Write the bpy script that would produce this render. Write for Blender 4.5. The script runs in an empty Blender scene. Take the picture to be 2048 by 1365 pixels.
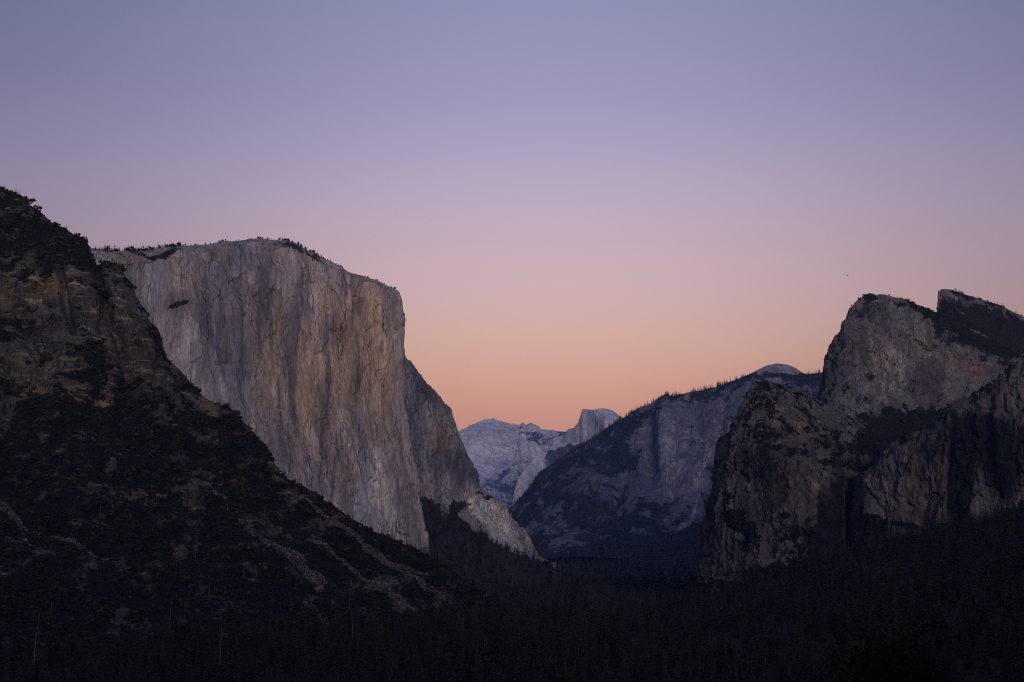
import bpy, math, random
import numpy as np
from math import radians, sin, cos, pi

random.seed(7)
RNG = np.random.default_rng(7)
scene = bpy.context.scene
COL = scene.collection

# ------------------------------------------------------------------ camera
CAMZ = 170.0                      # eye height above the valley floor, metres
F = 2570.0                        # focal length in photo pixels (photo 2048 x 1365)
HORIZON = 1055.0
TH = math.atan((HORIZON - 682.5) / F)
cam_d = bpy.data.cameras.new('camera')
cam_d.sensor_width = 36.0
cam_d.lens = 36.0 * F / 2048.0
cam_d.clip_start = 0.5
cam_d.clip_end = 80000.0
cam = bpy.data.objects.new('camera', cam_d)
cam.location = (0, 0, CAMZ)
cam.rotation_euler = (pi / 2 + TH, 0, 0)
COL.objects.link(cam)
scene.camera = cam

# ------------------------------------------------------------------ sky: dusk, sun just set behind the camera
world = bpy.data.worlds.new('World')
scene.world = world
world.use_nodes = True
wn, wl = world.node_tree.nodes, world.node_tree.links
wn.clear()
w_out = wn.new('ShaderNodeOutputWorld')
w_bg = wn.new('ShaderNodeBackground')
w_tc = wn.new('ShaderNodeTexCoord')
w_sep = wn.new('ShaderNodeSeparateXYZ')
w_ramp = wn.new('ShaderNodeValToRGB')


def s2l(c):
    return tuple(((v / 255.0) / 12.92 if v / 255.0 <= 0.04045 else (((v / 255.0) + 0.055) / 1.055) ** 2.4) for v in c)


SKY = [(-1.0, (150, 100, 88)), (0.0, (196, 124, 98)), (2.5, (212, 142, 112)), (4.5, (222, 157, 128)), (6.1, (229, 169, 140)), (7.9, (229, 183, 161)), (9.6, (222, 184, 178)),
       (11.2, (216, 185, 189)), (12.8, (205, 181, 193)), (14.5, (196, 179, 197)), (16.7, (179, 168, 196)), (19.0, (162, 158, 193)), (22.7, (147, 148, 183)),
       (30.0, (132, 141, 181)), (45.0, (122, 135, 180)), (90.0, (114, 129, 176))]
el = w_ramp.color_ramp.elements
ZMAX = 1.0
for i, (deg, c) in enumerate(SKY):
    # ramp position: asin(z) mapped from [-10 deg, 90 deg] to [0, 1]
    p = (deg + 10.0) / 100.0
    e = el[i] if i < 2 else el.new(p)
    e.position = p
    e.color = (*s2l(c), 1)
w_ramp.color_ramp.interpolation = 'B_SPLINE'
w_as = wn.new('ShaderNodeMath'); w_as.operation = 'ARCSINE'
w_mr = wn.new('ShaderNodeMapRange')
w_mr.inputs['From Min'].default_value = radians(-10)
w_mr.inputs['From Max'].default_value = radians(90)
wl.new(w_tc.outputs['Generated'], w_sep.inputs[0])
wl.new(w_sep.outputs['Z'], w_as.inputs[0])
wl.new(w_as.outputs[0], w_mr.inputs['Value'])
wl.new(w_mr.outputs[0], w_ramp.inputs[0])
# the twilight arch is strongest opposite the set sun and again above it, and dims away to the sides
w_abs = wn.new('ShaderNodeMath'); w_abs.operation = 'ABSOLUTE'
w_az = wn.new('ShaderNodeMapRange')
w_az.inputs['From Min'].default_value = 0.0
w_az.inputs['From Max'].default_value = 0.50
w_az.inputs['To Min'].default_value = 0.0
w_az.inputs['To Max'].default_value = 1.0
w_az.interpolation_type = 'SMOOTHSTEP'
w_off = wn.new('ShaderNodeMath'); w_off.operation = 'SUBTRACT'; w_off.inputs[1].default_value = 0.03
wl.new(w_sep.outputs['X'], w_off.inputs[0])
wl.new(w_off.outputs[0], w_abs.inputs[0])
wl.new(w_abs.outputs[0], w_az.inputs['Value'])
w_side = wn.new('ShaderNodeMix'); w_side.data_type = 'RGBA'; w_side.blend_type = 'MULTIPLY'
w_side.inputs[7].default_value = (0.49, 0.52, 0.59, 1)
wl.new(w_az.outputs[0], w_side.inputs[0])
wl.new(w_ramp.outputs[0], w_side.inputs[6])
wl.new(w_side.outputs[2], w_bg.inputs['Color'])
wl.new(w_bg.outputs[0], w_out.inputs['Surface'])

# ------------------------------------------------------------------ the afterglow as one very soft, warm, low sun behind the camera
sun_d = bpy.data.lights.new('sun', 'SUN')
sun_d.energy = 2.0
sun_d.angle = radians(24)
sun_d.color = (1.0, 0.83, 0.74)
sun = bpy.data.objects.new('sun', sun_d)
SUN_EL, SUN_AZ = radians(11), radians(14)          # azimuth measured from straight behind the camera towards the right
sd = np.array([sin(SUN_AZ) * cos(SUN_EL), -cos(SUN_AZ) * cos(SUN_EL), sin(SUN_EL)])
from mathutils import Vector
sun.rotation_euler = Vector(sd).to_track_quat('Z', 'Y').to_euler()
sun.location = (200, -300, 900)
COL.objects.link(sun)

scene.view_settings.view_transform = 'Standard'
scene.view_settings.look = 'None'
scene.view_settings.exposure = 0.0
scene.view_settings.gamma = 1.0
scene.render.engine = 'CYCLES'
scene.cycles.use_denoising = False
scene.cycles.use_adaptive_sampling = False
scene.cycles.filter_width = 1.1
scene.cycles.max_bounces = 5
scene.cycles.diffuse_bounces = 2
scene.cycles.volume_bounces = 0
scene.cycles.transparent_max_bounces = 4


# ------------------------------------------------------------------ helpers
def P(px, py, Y):
    """photo pixel + forward distance (m) -> world point"""
    px, py, Y = np.asarray(px, float), np.asarray(py, float), np.asarray(Y, float)
    v = (682.5 - py) / F
    dy = cos(TH) - v * sin(TH)
    dz = sin(TH) + v * cos(TH)
    return np.stack([(px - 1024.0) / F / dy * Y, Y, CAMZ + dz / dy * Y], -1)


def pix(p):
    """world point -> photo pixel"""
    x, y, z = p[..., 0], p[..., 1], p[..., 2] - CAMZ
    d = y * cos(TH) + z * sin(TH)
    u = -y * sin(TH) + z * cos(TH)
    d = np.where(np.abs(d) < 1e-3, 1e-3, d)
    return 1024.0 + F * x / d, 682.5 - F * u / d


def _hash(ix, iy, iz, seed):
    h = (ix * 374761393 + iy * 668265263 + iz * 2147483647 + seed * 1274126177) & 0xFFFFFFFF
    h = ((h ^ (h >> 13)) * 1274126177) & 0xFFFFFFFF
    h = ((h ^ (h >> 16)) * 2246822519) & 0xFFFFFFFF
    return ((h ^ (h >> 15)) & 0xFFFFFF) / float(0xFFFFFF)


def vnoise(p, seed=0):
    """smooth value noise, -1..1"""
    i = np.floor(p).astype(np.int64)
    f = p - i
    f = f * f * f * (f * (f * 6 - 15) + 10)
    r = 0.0
    for dx in (0, 1):
        wx = f[..., 0] if dx else 1 - f[..., 0]
        for dy in (0, 1):
            wy = f[..., 1] if dy else 1 - f[..., 1]
            for dz in (0, 1):
                wz = f[..., 2] if dz else 1 - f[..., 2]
                r = r + wx * wy * wz * _hash(i[..., 0] + dx, i[..., 1] + dy, i[..., 2] + dz, seed)
    return r * 2 - 1


def fbm(p, octaves=4, seed=0, gain=0.5):
    a, s, t = 1.0, 0.0, 0.0
    for o in range(octaves):
        s = s + a * vnoise(p * (2.03 ** o) + o * 17.3, seed + o)
        t += a
        a *= gain
    return s / t


def ridged(p, octaves=3, seed=0):
    a, s, t = 1.0, 0.0, 0.0
    for o in range(octaves):
        s = s + a * (1 - 2 * np.abs(vnoise(p * (2.1 ** o) + o * 9.1, seed + o)))
        t += a
        a *= 0.5
    return s / t


def worley(p, seed=0):
    """nearest-cell random value (0..1) and the gap between the two nearest cell points"""
    i = np.floor(p).astype(np.int64)
    d1 = np.full(p.shape[:-1], 9.0); d2 = d1.copy(); val = np.zeros_like(d1)
    for dx in (-1, 0, 1):
        for dy in (-1, 0, 1):
            for dz in (-1, 0, 1):
                cx, cy, cz = i[..., 0] + dx, i[..., 1] + dy, i[..., 2] + dz
                qx = cx + _hash(cx, cy, cz, seed + 1) - p[..., 0]
                qy = cy + _hash(cx, cy, cz, seed + 2) - p[..., 1]
                qz = cz + _hash(cx, cy, cz, seed + 3) - p[..., 2]
                d = np.sqrt(qx * qx + qy * qy + qz * qz)
                v = _hash(cx, cy, cz, seed + 4)
                new = d < d1
                d2 = np.where(new, d1, np.minimum(d2, d))
                val = np.where(new, v, val)
                d1 = np.where(new, d, d1)
    return val, d2 - d1


def sm(a, b, x):
    t = np.clip((x - a) / (b - a), 0, 1)
    return t * t * (3 - 2 * t)


def mesh_np(name, verts, faces, mat, smooth=True, mats=None):
    """faces: (n,3) or (n,4) int array"""
    me = bpy.data.meshes.new(name)
    n, k = faces.shape
    me.vertices.add(len(verts))
    me.vertices.foreach_set('co', np.ascontiguousarray(verts, np.float32).ravel())
    me.loops.add(n * k)
    me.polygons.add(n)
    me.loops.foreach_set('vertex_index', np.ascontiguousarray(faces, np.int32).ravel())
    me.polygons.foreach_set('loop_start', np.arange(0, n * k, k, dtype=np.int32))
    me.polygons.foreach_set('use_smooth', np.full(n, smooth, bool))
    me.update(calc_edges=True)
    if mat:
        me.materials.append(mat)
    return me


def link(name, data, parent=None):
    o = bpy.data.objects.new(name, data)
    COL.objects.link(o)
    if parent:
        o.parent = parent
    return o


def tag(o, label=None, cat=None, group=None, kind=None):
    if label: o['label'] = label
    if cat: o['category'] = cat
    if group: o['group'] = group
    if kind: o['kind'] = kind
    return o


def grid_faces(nv, nu):
    a = np.arange(nv * nu).reshape(nv, nu)
    return np.stack([a[:-1, :-1], a[1:, :-1], a[1:, 1:], a[:-1, 1:]], -1).reshape(-1, 4)


def grid_normals(g):
    du = np.gradient(g, axis=1)
    dv = np.gradient(g, axis=0)
    n = np.cross(dv, du)
    n /= np.linalg.norm(n, axis=-1, keepdims=True) + 1e-9
    return n


def row(poly, U):
    a = np.array(poly, float)
    t = (a[:, 0] - a[0, 0]) / (a[-1, 0] - a[0, 0])
    return np.stack([np.interp(U, t, a[:, k]) for k in range(3)], -1)


def blobs(px, py, lst):
    """sum of soft ellipses given in photo pixels: (cx, cy, rx, ry, angle_deg, weight)"""
    r = np.zeros_like(px)
    for cx, cy, rx, ry, ang, w in lst:
        a = radians(ang)
        x, y = px - cx, py - cy
        u, v = x * cos(a) + y * sin(a), -x * sin(a) + y * cos(a)
        r = r + w * np.exp(-((u / rx) ** 2 + (v / ry) ** 2) ** 1.5)
    return r


def rag(G, s, seed):
    """ragged noise with strong small scales, about -1..1"""
    return 1.5 * fbm(G / s, 5, seed, 0.75)


def poly_in(px, py, pts):
    inside = np.zeros(px.shape, bool)
    n = len(pts)
    for i in range(n):
        x1, y1 = pts[i]; x2, y2 = pts[(i + 1) % n]
        c = (y1 > py) != (y2 > py)
        xi = (x2 - x1) * (py - y1) / ((y2 - y1) + 1e-9) + x1
        inside ^= c & (px < xi)
    return inside


def loft(name, rows, nu, nv, mat, disp, masks, wrap_l=None, wrap_r=None, back=(), row_w=None, upow=None):
    """A solid rock face. rows: list of polylines (px, py, Y) from skyline to foot, joined column by column;
    wrap_l / wrap_r: (dX, dY, dZ) steps that turn the ends of the face away; back: (dY, dZ) steps behind the skyline."""
    U = np.linspace(0, 1, nu)
    R = []
    for r in rows:
        q = row(r, U)
        R.append(P(q[:, 0], q[:, 1], q[:, 2]))
    R = np.array(R)                                    # rows, nu, 3
    w = np.array(row_w if row_w else [1.0] * (len(rows) - 1), float)
    knots = np.concatenate([[0], np.cumsum(w)]); knots /= knots[-1]
    V = np.linspace(0, 1, nv)
    j = np.clip(np.searchsorted(knots, V, side='right') - 1, 0, len(rows) - 2)
    t = (V - knots[j]) / (knots[j + 1] - knots[j])
    p1, p2 = R[j], R[j + 1]
    p0, p3 = R[np.maximum(j - 1, 0)], R[np.minimum(j + 2, len(rows) - 1)]
    t_ = t[:, None, None]
    lin = p1 + (p2 - p1) * t_
    cr = 0.5 * ((2 * p1) + (-p0 + p2) * t_ + (2 * p0 - 5 * p1 + 4 * p2 - p3) * t_ ** 2 + (-p0 + 3 * p1 - 3 * p2 + p3) * t_ ** 3)
    G = 0.4 * lin + 0.6 * cr
    # back of the massif
    if back:
        extra = []
        for dY, dZ in back[::-1]:
            b = G[0].copy()
            k = 1.0 + dY / b[:, 1]
            b[:, 0] *= k; b[:, 1] += dY; b[:, 2] += dZ
            extra.append(b)
        # subdivide back strips a little so that the top has relief as well
        seq = extra + [G[0]]
        fine = []
        for a_, b_ in zip(seq[:-1], seq[1:]):
            for s in np.linspace(0, 1, 9)[:-1]:
                fine.append(a_ + (b_ - a_) * s)
        nb = len(fine)
        G = np.concatenate([np.array(fine), G], 0)
    else:
        nb = 0
    for wr, side in ((wrap_l, 0), (wrap_r, 1)):
        if wr:
            edge = G[:, :1] if side == 0 else G[:, -1:]
            ns = 14
            st = (np.linspace(0, 1, ns + 1)[1:] ** 1.5)[None, :, None] * np.array(wr)[None, None, :]
            add = edge + st
            G = np.concatenate([add[:, ::-1], G], 1) if side == 0 else np.concatenate([G, add], 1)
    N = grid_normals(G)
    px, py = pix(G)
    m = masks(G, px, py, N)                            # (..., 4): tan, dark, veg, pale
    vv = np.concatenate([np.linspace(-1, 0, nb + 1)[:-1], V]) if nb else V
    d = disp(G, px, py, np.broadcast_to(vv[:, None], px.shape), m)
    G2 = G + N * d[..., None]
    me = mesh_np(name, G2.reshape(-1, 3), grid_faces(*G2.shape[:2]), mat)
    at = me.attributes.new('masks', 'FLOAT_COLOR', 'POINT')
    at.data.foreach_set('color', np.ascontiguousarray(np.clip(m, 0, 1), np.float32).reshape(-1))
    o = link(name, me)
    o['kind'] = 'structure'
    return o, G2, m, nb


# ------------------------------------------------------------------ materials
def new_mat(name):
    m = bpy.data.materials.new(name)
    m.use_nodes = True
    nt = m.node_tree
    nt.nodes.clear()
    out = nt.nodes.new('ShaderNodeOutputMaterial')
    b = nt.nodes.new('ShaderNodeBsdfPrincipled')
    nt.links.new(b.outputs[0], out.inputs['Surface'])
    b.inputs['Roughness'].default_value = 0.92
    b.inputs['Specular IOR Level'].default_value = 0.15
    return m, nt, b


class NB:
    def __init__(s, nt):
        s.nt = nt
        s.pos = nt.nodes.new('ShaderNodeNewGeometry').outputs['Position']

    def n(s, t, **kw):
        x = s.nt.nodes.new(t)
        for k, v in kw.items():
            setattr(x, k, v)
        return x

    def l(s, a, b):
        s.nt.links.new(a, b)

    def map(s, sx, sy, sz, src=None, off=(0, 0, 0)):
        x = s.n('ShaderNodeMapping')
        x.inputs['Scale'].default_value = (sx, sy, sz)
        x.inputs['Location'].default_value = off
        s.l(src or s.pos, x.inputs['Vector'])
        return x.outputs[0]

    def noise(s, vec, detail=4, rough=0.55, dist=0.0, scale=1.0):
        x = s.n('ShaderNodeTexNoise')
        x.inputs['Scale'].default_value = scale
        x.inputs['Detail'].default_value = detail
        x.inputs['Roughness'].default_value = rough
        x.inputs['Distortion'].default_value = dist
        s.l(vec, x.inputs['Vector'])
        return x.outputs['Fac']

    def rng(s, v, a, b, c=0.0, d=1.0, smooth=True):
        x = s.n('ShaderNodeMapRange')
        x.interpolation_type = 'SMOOTHSTEP' if smooth else 'LINEAR'
        for k, q in zip(('From Min', 'From Max', 'To Min', 'To Max'), (a, b, c, d)):
            x.inputs[k].default_value = q
        s.l(v, x.inputs['Value'])
        return x.outputs[0]

    def math(s, op, a, b=None):
        x = s.n('ShaderNodeMath', operation=op)
        for i, v in enumerate((a, b)):
            if v is None: continue
            if isinstance(v, (int, float)): x.inputs[i].default_value = v
            else: s.l(v, x.inputs[i])
        return x.outputs[0]

    def mix(s, f, a, b, blend='MIX'):
        x = s.n('ShaderNodeMix', data_type='RGBA', blend_type=blend)
        for sock, v in ((x.inputs[0], f), (x.inputs[6], a), (x.inputs[7], b)):
            if isinstance(v, (int, float)): sock.default_value = v
            elif isinstance(v, tuple): sock.default_value = (*v, 1)
            else: s.l(v, sock)
        return x.outputs[2]


def rock_mat(name, grey, tan, dark, pale, veg, S=1.0, stretch=6.0, streak=0.6, crack=0.5, bump=1.0, tan_bias=0.0, ledge=0.0, fs=1.4, mott=1.0):
    """weathered granite; S scales all feature sizes (metres)"""
    m, nt, b = new_mat(name)
    q = NB(nt)
    att = q.n('ShaderNodeAttribute', attribute_name='masks')
    sep = q.n('ShaderNodeSeparateColor')
    q.l(att.outputs['Color'], sep.inputs[0])
    mt, md, mv = sep.outputs[0], sep.outputs[1], sep.outputs[2]
    mp = att.outputs['Alpha']
    k = 1.0 / S
    macro = q.noise(q.map(k / 110, k / 110, k / 420), 6, 0.62, 0.5)
    st1 = q.noise(q.map(k / 34, k / 34, k / (34 * stretch)), 5, 0.62, 0.25)
    st2 = q.noise(q.map(k / 9, k / 9, k / (9 * stretch), off=(40, 7, 3)), 4, 0.6, 0.15)
    mid = q.noise(q.map(k / 45, k / 45, k / (45 * fs), off=(4, 9, 1)), 6, 0.68, 0.5)
    fine = q.noise(q.map(k / 6, k / 6, k / (6 * fs)), 5, 0.72)
    vor = q.n('ShaderNodeTexVoronoi', feature='DISTANCE_TO_EDGE')
    vor.inputs['Scale'].default_value = 1.0
    # warp the crack cells so that they run like flakes and corners, not like honeycomb
    wv = q.n('ShaderNodeVectorMath', operation='ADD')
    nz = q.n('ShaderNodeTexNoise'); nz.inputs['Scale'].default_value = 1.0; nz.inputs['Detail'].default_value = 4
    q.l(q.map(k / 60, k / 60, k / 120), nz.inputs['Vector'])
    q.l(q.map(k / 55, k / 55, k / 330), wv.inputs[0])
    sc = q.n('ShaderNodeVectorMath', operation='SCALE'); sc.inputs[3].default_value = 0.8
    q.l(nz.outputs['Color'], sc.inputs[0])
    q.l(sc.outputs[0], wv.inputs[1])
    q.l(wv.outputs[0], vor.inputs['Vector'])
    crk = q.math('MULTIPLY', q.rng(vor.outputs['Distance'], 0.0, 0.035, 1.0, 0.0), q.rng(mid, 0.46, 0.62))
    # colour
    ft = q.rng(q.math('ADD', q.math('ADD', q.math('MULTIPLY', st1, 0.55), q.math('MULTIPLY', macro, 0.6)), q.math('MULTIPLY', mt, 0.30)), 0.62 - tan_bias, 0.95 - tan_bias)
    c = q.mix(ft, grey, tan)
    fp = q.rng(q.math('ADD', q.math('MULTIPLY', mid, 0.6), q.math('ADD', q.math('MULTIPLY', st2, 0.3), q.math('MULTIPLY', mp, 0.6))), 0.52, 0.95)
    c = q.mix(fp, c, pale)
    fd = q.rng(q.math('ADD', q.math('ADD', q.math('MULTIPLY', st1, 0.45), q.math('MULTIPLY', st2, 0.42)), q.math('MULTIPLY', md, 0.5)), 0.46, 0.80)
    fd = q.math('MULTIPLY', fd, streak)
    c = q.mix(fd, c, dark)
    g1 = q.rng(fine, 0.25, 0.75, 1 - 0.45 * mott, 1 + 0.4 * mott, False)
    g2 = q.rng(mid, 0.25, 0.75, 1 - 0.45 * mott, 1 + 0.38 * mott, False)
    gm = q.math('MULTIPLY', q.math('MULTIPLY', g1, g2), q.rng(st2, 0.3, 0.7, 0.74, 1.25, False))
    comb = q.n('ShaderNodeCombineColor')
    for i in range(3): q.l(gm, comb.inputs[i])
    c = q.mix(1.0, c, comb.outputs[0], 'MULTIPLY')
    # tone from slab to slab
    vc = q.n('ShaderNodeTexVoronoi', feature='F1')
    vc.inputs['Scale'].default_value = 1.0
    w2 = q.n('ShaderNodeVectorMath', operation='ADD')
    q.l(q.map(k / 62, k / 62, k / (62 * fs * 1.3)), w2.inputs[0])
    q.l(sc.outputs[0], w2.inputs[1])
    q.l(w2.outputs[0], vc.inputs['Vector'])
    sv = q.n('ShaderNodeSeparateColor')
    q.l(vc.outputs['Color'], sv.inputs[0])
    cv = q.n('ShaderNodeCombineColor')
    tone = q.rng(sv.outputs[0], 0, 1, 1 - 0.28 * mott, 1 + 0.22 * mott, False)
    warm = q.rng(sv.outputs[1], 0, 1, 0.93, 1.07, False)
    q.l(q.math('MULTIPLY', tone, warm), cv.inputs[0]); q.l(tone, cv.inputs[1]); q.l(q.math('DIVIDE', tone, warm), cv.inputs[2])
    c = q.mix(1.0, c, cv.outputs[0], 'MULTIPLY')
    c = q.mix(q.math('MULTIPLY', crk, crack), c, tuple(x * 0.35 for x in dark))
    if ledge:
        lg = q.noise(q.map(k / 90, k / 90, k / 10, off=(3, 3, 3)), 4, 0.6, 0.8)
        c = q.mix(q.math('MULTIPLY', q.rng(lg, 0.56, 0.66), ledge), c, pale)
    fv = q.rng(q.math('ADD', mv, q.math('MULTIPLY', q.math('SUBTRACT', q.math('ADD', fine, mid), 1.0), 1.3)), 0.36, 0.56)
    vegc = q.mix(q.rng(mid, 0.3, 0.7), veg, tuple(x * 0.45 for x in veg))
    c = q.mix(fv, c, vegc)
    q.l(c, b.inputs['Base Color'])
    # relief
    h = q.math('ADD', q.math('MULTIPLY', st2, 1.3), q.math('ADD', q.math('MULTIPLY', fine, 2.2), q.math('MULTIPLY', crk, -2.2)))
    bp = q.n('ShaderNodeBump')
    bp.inputs['Strength'].default_value = 1.0
    bp.inputs['Distance'].default_value = 1.6 * bump * S
    q.l(h, bp.inputs['Height'])
    q.l(bp.outputs[0], b.inputs['Normal'])
    return m


def flat_noise_mat(name, c1, c2, sx, rough=0.95, random_obj=0.0):
    m, nt, b = new_mat(name)
    q = NB(nt)
    f = q.noise(q.map(1 / sx, 1 / sx, 1 / sx), 4, 0.6)
    c = q.mix(q.rng(f, 0.3, 0.7), c1, c2)
    if random_obj:
        oi = q.n('ShaderNodeObjectInfo')
        hsv = q.n('ShaderNodeHueSaturation')
        q.l(q.rng(oi.outputs['Random'], 0, 1, 1 - random_obj, 1 + random_obj, False), hsv.inputs['Value'])
        q.l(q.rng(oi.outputs['Random'], 0, 1, 0.485, 0.515, False), hsv.inputs['Hue'])
        q.l(c, hsv.inputs['Color'])
        c = hsv.outputs[0]
    q.l(c, b.inputs['Base Color'])
    b.inputs['Roughness'].default_value = rough
    b.inputs['Specular IOR Level'].default_value = 0.05
    return m


VEG = (0.022, 0.024, 0.012)
M_CAPTAIN = rock_mat('pale_granite', (0.218, 0.200, 0.220), (0.285, 0.218, 0.168), (0.074, 0.068, 0.087), (0.345, 0.315, 0.328), VEG, 1.0, 11.0, 0.8, 0.6, 1.2, 0.04, 0.0, 5.0)
M_BUTTRESS = rock_mat('buttress_granite', (0.195, 0.185, 0.205), (0.25, 0.19, 0.145), (0.07, 0.07, 0.09), (0.42, 0.39, 0.39), VEG, 0.9, 6.0, 0.8, 0.8, 1.5, -0.02, 0.0, 2.6)
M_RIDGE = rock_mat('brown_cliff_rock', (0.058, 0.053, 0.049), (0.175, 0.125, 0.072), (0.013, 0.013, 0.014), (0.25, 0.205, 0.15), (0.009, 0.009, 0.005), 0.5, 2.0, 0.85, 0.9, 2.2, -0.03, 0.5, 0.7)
M_CATHEDRAL = rock_mat('grey_spire_granite', (0.114, 0.107, 0.113), (0.19, 0.088, 0.058), (0.032, 0.031, 0.036), (0.25, 0.228, 0.228), (0.012, 0.013, 0.007), 0.7, 4.0, 0.95, 0.9, 2.2, -0.10, 0.0, 1.8, 1.15)
M_FALLS = rock_mat('waterfall_cliff_granite', (0.092, 0.084, 0.083), (0.150, 0.110, 0.078), (0.009, 0.009, 0.011), (0.215, 0.19, 0.165), (0.009, 0.010, 0.006), 0.55, 6.0, 0.97, 0.9, 2.2, -0.03, 0.0, 2.2, 1.15)
M_FAR = rock_mat('haze_tinted_ridge_granite', (0.088, 0.100, 0.148), (0.155, 0.13, 0.13), (0.034, 0.042, 0.070), (0.21, 0.212, 0.26), (0.018, 0.026, 0.034), 1.8, 6.0, 0.85, 0.3, 1.8, -0.06, 0.0, 3.2)  # distance haze and weaker light painted in as a darker, bluer albedo
M_DOME = rock_mat('haze_tinted_dome_granite', (0.36, 0.36, 0.41), (0.40, 0.345, 0.33), (0.21, 0.22, 0.27), (0.48, 0.455, 0.475), (0.055, 0.07, 0.095), 4.0, 4.0, 0.6, 0.3, 1.0, -0.05, 0.0, 1.4, 0.55)  # cool cast stands in for haze over naturally grey rock
M_HALF = rock_mat('haze_tinted_half_dome_granite', (0.285, 0.295, 0.36), (0.36, 0.315, 0.325), (0.12, 0.135, 0.205), (0.42, 0.40, 0.43), (0.055, 0.07, 0.095), 3.0, 6.0, 0.8, 0.05, 1.2, -0.02, 0.0, 3.0, 0.6)  # blue of the distant air painted into rock and scrub colours
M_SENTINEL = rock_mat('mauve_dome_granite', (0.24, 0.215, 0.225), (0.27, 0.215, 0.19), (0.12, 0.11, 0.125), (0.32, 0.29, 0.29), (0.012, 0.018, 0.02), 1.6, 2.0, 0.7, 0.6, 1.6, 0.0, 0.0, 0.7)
M_SLABS = rock_mat('haze_tinted_slab_granite', (0.35, 0.36, 0.42), (0.40, 0.35, 0.345), (0.15, 0.17, 0.245), (0.48, 0.46, 0.49), (0.05, 0.068, 0.105), 4.0, 3.0, 0.7, 0.0, 1.2, -0.05, 0.0, 1.2, 0.5)  # distance haze painted in as a blue cast on slabs and woods
M_GROUND = flat_noise_mat('forest_floor', (0.020, 0.018, 0.012), (0.032, 0.026, 0.016), 9.0)
M_NEEDLE = flat_noise_mat('conifer_needles', (0.014, 0.020, 0.009), (0.028, 0.033, 0.014), 3.0, 0.9, 0.6)
M_OAK = flat_noise_mat('brush_leaves', (0.016, 0.016, 0.008), (0.030, 0.027, 0.015), 6.0, 0.9, 0.4)
M_BARK = flat_noise_mat('conifer_bark', (0.03, 0.022, 0.016), (0.055, 0.04, 0.03), 1.0)
M_SNAG = flat_noise_mat('bleached_dead_wood', (0.10, 0.088, 0.076), (0.19, 0.165, 0.14), 1.5)
M_DEADGREY = flat_noise_mat('grey_dead_twigs', (0.06, 0.052, 0.048), (0.10, 0.085, 0.075), 1.5)
M_SCREE = flat_noise_mat('scree_boulder_granite', (0.065, 0.061, 0.068), (0.145, 0.136, 0.147), 4.0, 0.95, 0.45)

# ------------------------------------------------------------------ the great pale monolith
def mk(tan, dark, veg, pale):
    return np.stack([tan, dark, veg, pale], -1)


def cliff_disp(a1, a2, a3, L=1.0, st=3.0, seed=0, step=0.0):
    def f(G, px, py, v, m):
        q = G / L
        e = np.where(v < 0, 0.35, 0.35 + 0.65 * sm(0.0, 0.10, v))
        d = a1 * fbm(q * np.array([1 / 150, 1 / 150, 1 / (150 * st)]), 4, seed)
        d = d + a2 * ridged(q * np.array([1 / 44, 1 / 44, 1 / (44 * st * 1.8)]), 3, seed + 11)
        d = d + a3 * fbm(q * np.array([1 / 13, 1 / 13, 1 / (14.0 * st)]), 4, seed + 23, 0.6)
        if step:
            # exfoliation flakes: terraced offsets with sharp lower edges
            s = fbm(q * np.array([1 / 60, 1 / 60, 1 / (62.0 * st)]), 3, seed + 31) * 4
            d = d + 0.6 * step * (np.floor(s) + sm(0.0, 0.16, s - np.floor(s)))
            # slabs and corners: blocks set forward or back, parted by joints
            wq = q + 16 * np.stack([fbm(q / 60.0, 3, seed + 41), fbm(q / 60.0, 3, seed + 42), 2 * fbm(q / 60.0, 3, seed + 43)], -1)
            for L_, am in ((72.0, 2.2), (27.0, 0.9)):
                val, gap = worley(wq / np.array([L_, L_, L_ * st * 0.8]), seed + 50 + int(L_))
                d = d + step * am * (val - 0.5) - step * 0.5 * am * sm(0.07, 0.0, gap)
        return d * e
    return f


RIM = [(120, 497, 3060), (185, 499, 3100), (235, 503, 3160), (290, 501, 3250), (330, 497, 3310), (360, 492, 3350), (400, 489, 3420), (440, 487, 3490),
       (470, 483, 3530), (490, 480, 3560), (520, 477, 3600), (560, 482, 3640), (590, 489, 3670), (620, 502, 3700), (650, 518, 3730),
       (680, 534, 3760), (720, 551, 3800), (760, 565, 3840), (785, 575, 3865), (797, 582, 3890), (800, 592, 3900)]


def cap_row(dy_l, dy_r, pr, dY, bow=0.0):
    out = []
    for (x, y, Y) in RIM:
        t = (x - 120) / (800 - 120)
        py = y + dy_l * (1 - t) + dy_r * t
        out.append((120 + t * (pr - 120), py, Y + dY - bow * sin(pi * t)))
    return out


def lvl_row(pyl, pyr, pr, Yl, Yr, bow=0.0, n=15):
    return [(120 + t * (pr - 120), pyl + (pyr - pyl) * t, Yl + (Yr - Yl) * t - bow * sin(pi * t)) for t in np.linspace(0, 1, n)]


cap_rows = [RIM,
            cap_row(24, 12, 802, -60, 20),
            lvl_row(600, 650, 805, 2990, 3800, 50),
            lvl_row(740, 770, 808, 2950, 3770, 60),
            lvl_row(860, 860, 814, 2920, 3740, 70),
            lvl_row(990, 985, 838, 2890, 3700, 90),
            lvl_row(1140, 1130, 866, 2850, 3650, 90)]


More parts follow.
